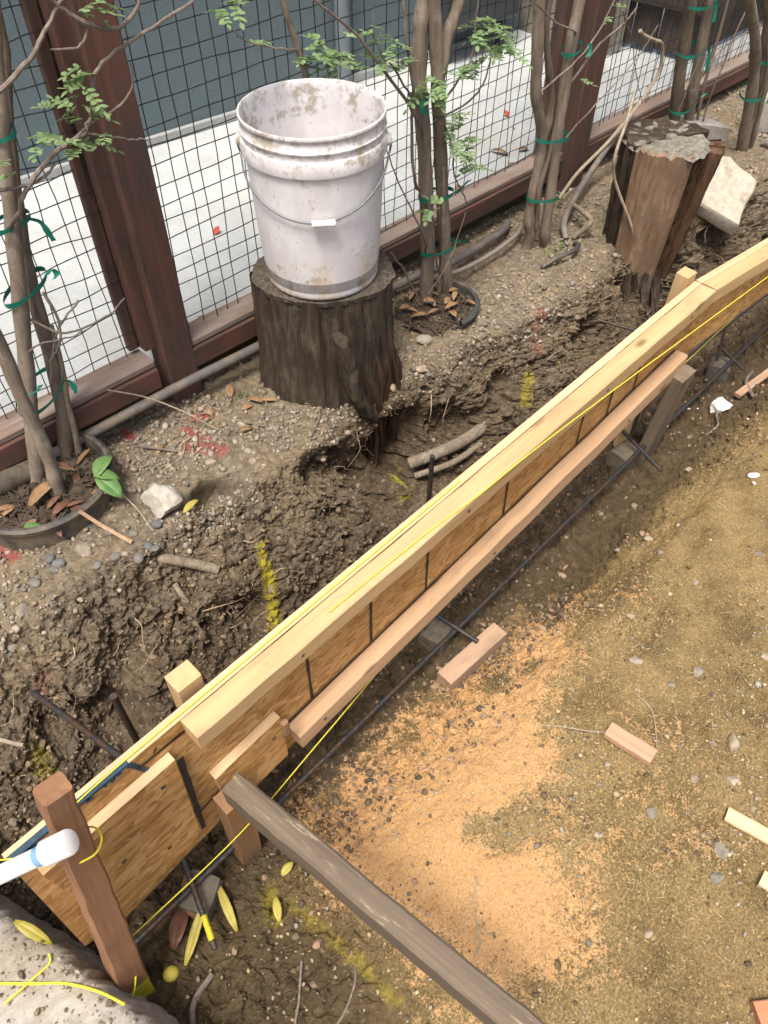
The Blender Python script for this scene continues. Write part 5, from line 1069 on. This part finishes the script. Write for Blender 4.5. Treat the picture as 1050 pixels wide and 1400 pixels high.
for k, (x, y) in enumerate([(2.24, 1.62), (2.33, 1.60), (2.20, 1.58), (1.95, 1.60), (1.80, 1.57), (.72, 1.56), (.50, 1.55), (1.20, 1.56)]):
    leaf_thing(M_DRY, (x, y, .046), rg.uniform(0, 6), rg.uniform(.04, .07), .022, 'dry leaf blown against the fence on the walkway side', 'leaf', 'dry leaves on the walkway', rg.uniform(.1, .5), .3, .003)
# pale scraps of paper and plaster
M_PAPER = mat_plain('white_paper', (.74, .74, .74), .8, .06)
stone('paper_wad', M_PAPER, (1.895, .508, h_at(1.895, .508)), (.030, .022, .026), 310, 'crumpled white paper lying in the far trench', 'paper', rough=.5, fac=6, sub=4, sink=.2)
for k, (x, y, r, lab) in enumerate([(1.78, .598, .013, 'flat white flake nearest the muddy stake'), (1.86, .58, .007, 'small white crumb left of the crumpled paper'), (1.88, .565, .007, 'second white crumb nearest the crumpled paper'), (1.597, .288, .018, 'long white flake on the upper right of the dug floor'), (1.575, .272, .008, 'small white flake under the long one')]):
    stone('plaster_flake', M_PAPER, (x, y, h_at(x, y)), (r, r*.45, r*.22), 320+k, lab, 'flake', rough=.15)
# twigs
def twig(pts, r, label, mat=None): hose(pts, r, mat or M_PALE, 'twig', label, 'twig', 6)
def on(x, y, dz=.004): return (x, y, h_at(x, y)+dz)
twig([(.297, 1.205, .052), (.322, 1.165, .01), on(.345, 1.105)], .0045, 'cut tan twig leaning from the pot rim to the ground', mat_bark('tan_twig', (.30, .19, .11), (.44, .31, .20), (.5, .38, .26), 2, .001))
twig([on(.402, 1.235, .03), on(.41, 1.19), on(.40, 1.13), on(.395, 1.10)], .0018, 'thin curved straw beside the rim of the sunken pot')
twig([(-.16, .80, .10), (-.08, .78, .18), (-.035, .735, .165)], .0032, 'pale root running to the top of the leaning stake from the left')
twig([on(1.93, .53), on(1.86, .50, .015), on(1.80, .47), on(1.76, .49)], .003, 'dark forked twig in the far trench below the paper', M_TWIG)
twig([on(2.15, .53), on(2.05, .51, .02), on(2.0, .46)], .005, 'bent twig crossing the greyish lath in the far trench', M_TWIG)
twig([on(.64, .33), on(.70, .25), on(.745, .18), on(.765, .155)], .0011, 'thin straw trailing from the reddish offcut across the sawdust')
twig([on(.87, .165), on(.86, .12), on(.82, .085), on(.79, .065)], .0012, 'fine curved straw right of the reddish offcut')
twig([on(.10, .30), on(.06, .26), on(.03, .23), on(.07, .19), on(.14, .21), on(.17, .25)], .0022, 'curled root fibre on the dark earth below the brace', M_TWIG)
twig([on(.40, .17, .004), on(.36, .14), on(.33, .10), on(.30, .09)], .0014, 'pale straw at the lower edge of the sawdust by the brace')
twig([on(-.02, .395), on(-.07, .38, .01), on(-.09, .33, .01), on(-.06, .25)], .005, 'dark stick lying at the foot of the leaning stake', M_TWIG)
twig([on(.74, 1.30), on(.76, 1.26, .01), on(.79, 1.20)], .004, 'weathered grey stick on the soil left of the near stump', M_ROOT)
twig([on(.52, 1.38), on(.55, 1.33, .01), on(.60, 1.27)], .0028, 'dark stick beside the red paint left of the hollow', M_TWIG)
twig([on(.93, 1.16, .01), on(.90, 1.13), on(.85, 1.10)], .0025, 'thin twig at the foot of the near stump', M_TWIG)
twig([on(.70, 1.28, .004), (.655, 1.33, .02), (.60, 1.40, .06), (.52, 1.42, .12)], .0018, 'long straw arching from the near tree over the irrigation pipe')
# fine roots hanging from the cut bank
rg2 = np.random.default_rng(33); c, nn, i, _ = pick(inview*s_bank*(P3[:, 2] > -.22), 260, 34); m = MB()
for k in range(len(c)):
    p = Vector(c[k]); n_ = Vector(nn[k]); L = rg2.uniform(.02, .095); a = Vector((rg2.normal(), rg2.normal()*.3, -abs(rg2.normal())*.9-.2)).normalized()
    q1 = p+n_*L*.25+a*L*.35; q2 = p+n_*L*.28+a*L*.7+Vector((rg2.normal()*.01, 0, 0)); q3 = p+n_*L*.12+a*L+Vector((rg2.normal()*.015, 0, -.005))
    g = rg2.uniform(.5, 1.25); m.tube(spline([p-n_*.005, q1, q2, q3], 4), [rg2.uniform(.0006, .0014), .0004], 5, tint=(.42*g, .32*g, .22*g))
tag(m.build('rootlets', M_VC, origin=(0, 0, 0)), 'fine pale rootlets hanging out of the cut bank', 'rootlets', kind='stuff')
# little green weeds at the third tree
M_WEED = mat_leaf('weed_green', (.10, .19, .05), (.19, .30, .09), .2)
for k, (x, y, lab) in enumerate([(1.93, 1.19, 'small green grassy weed at the foot of the third tree'), (.82, 1.345, 'tiny green weed among dead leaves left of the near stump'), (1.97, 1.17, 'second grassy weed right of the third tree foot'), (2.46, 1.27, 'green leaves lying by the rail behind the split stump')]):
    m = MB()
    for j in range(9):
        a = rg.uniform(0, 6.28); m.leaf((x+rg.gauss(0, .008), y+rg.gauss(0, .008), h_at(x, y)), (math.cos(a)*.7, math.sin(a)*.7, 1), rg.uniform(.02, .05), rg.uniform(.003, .006) if k != 3 else .02, (math.cos(a), math.sin(a), -.5), .3, (1, 1, 1))
    tag(m.build('weed', M_WEED), lab, 'weed')
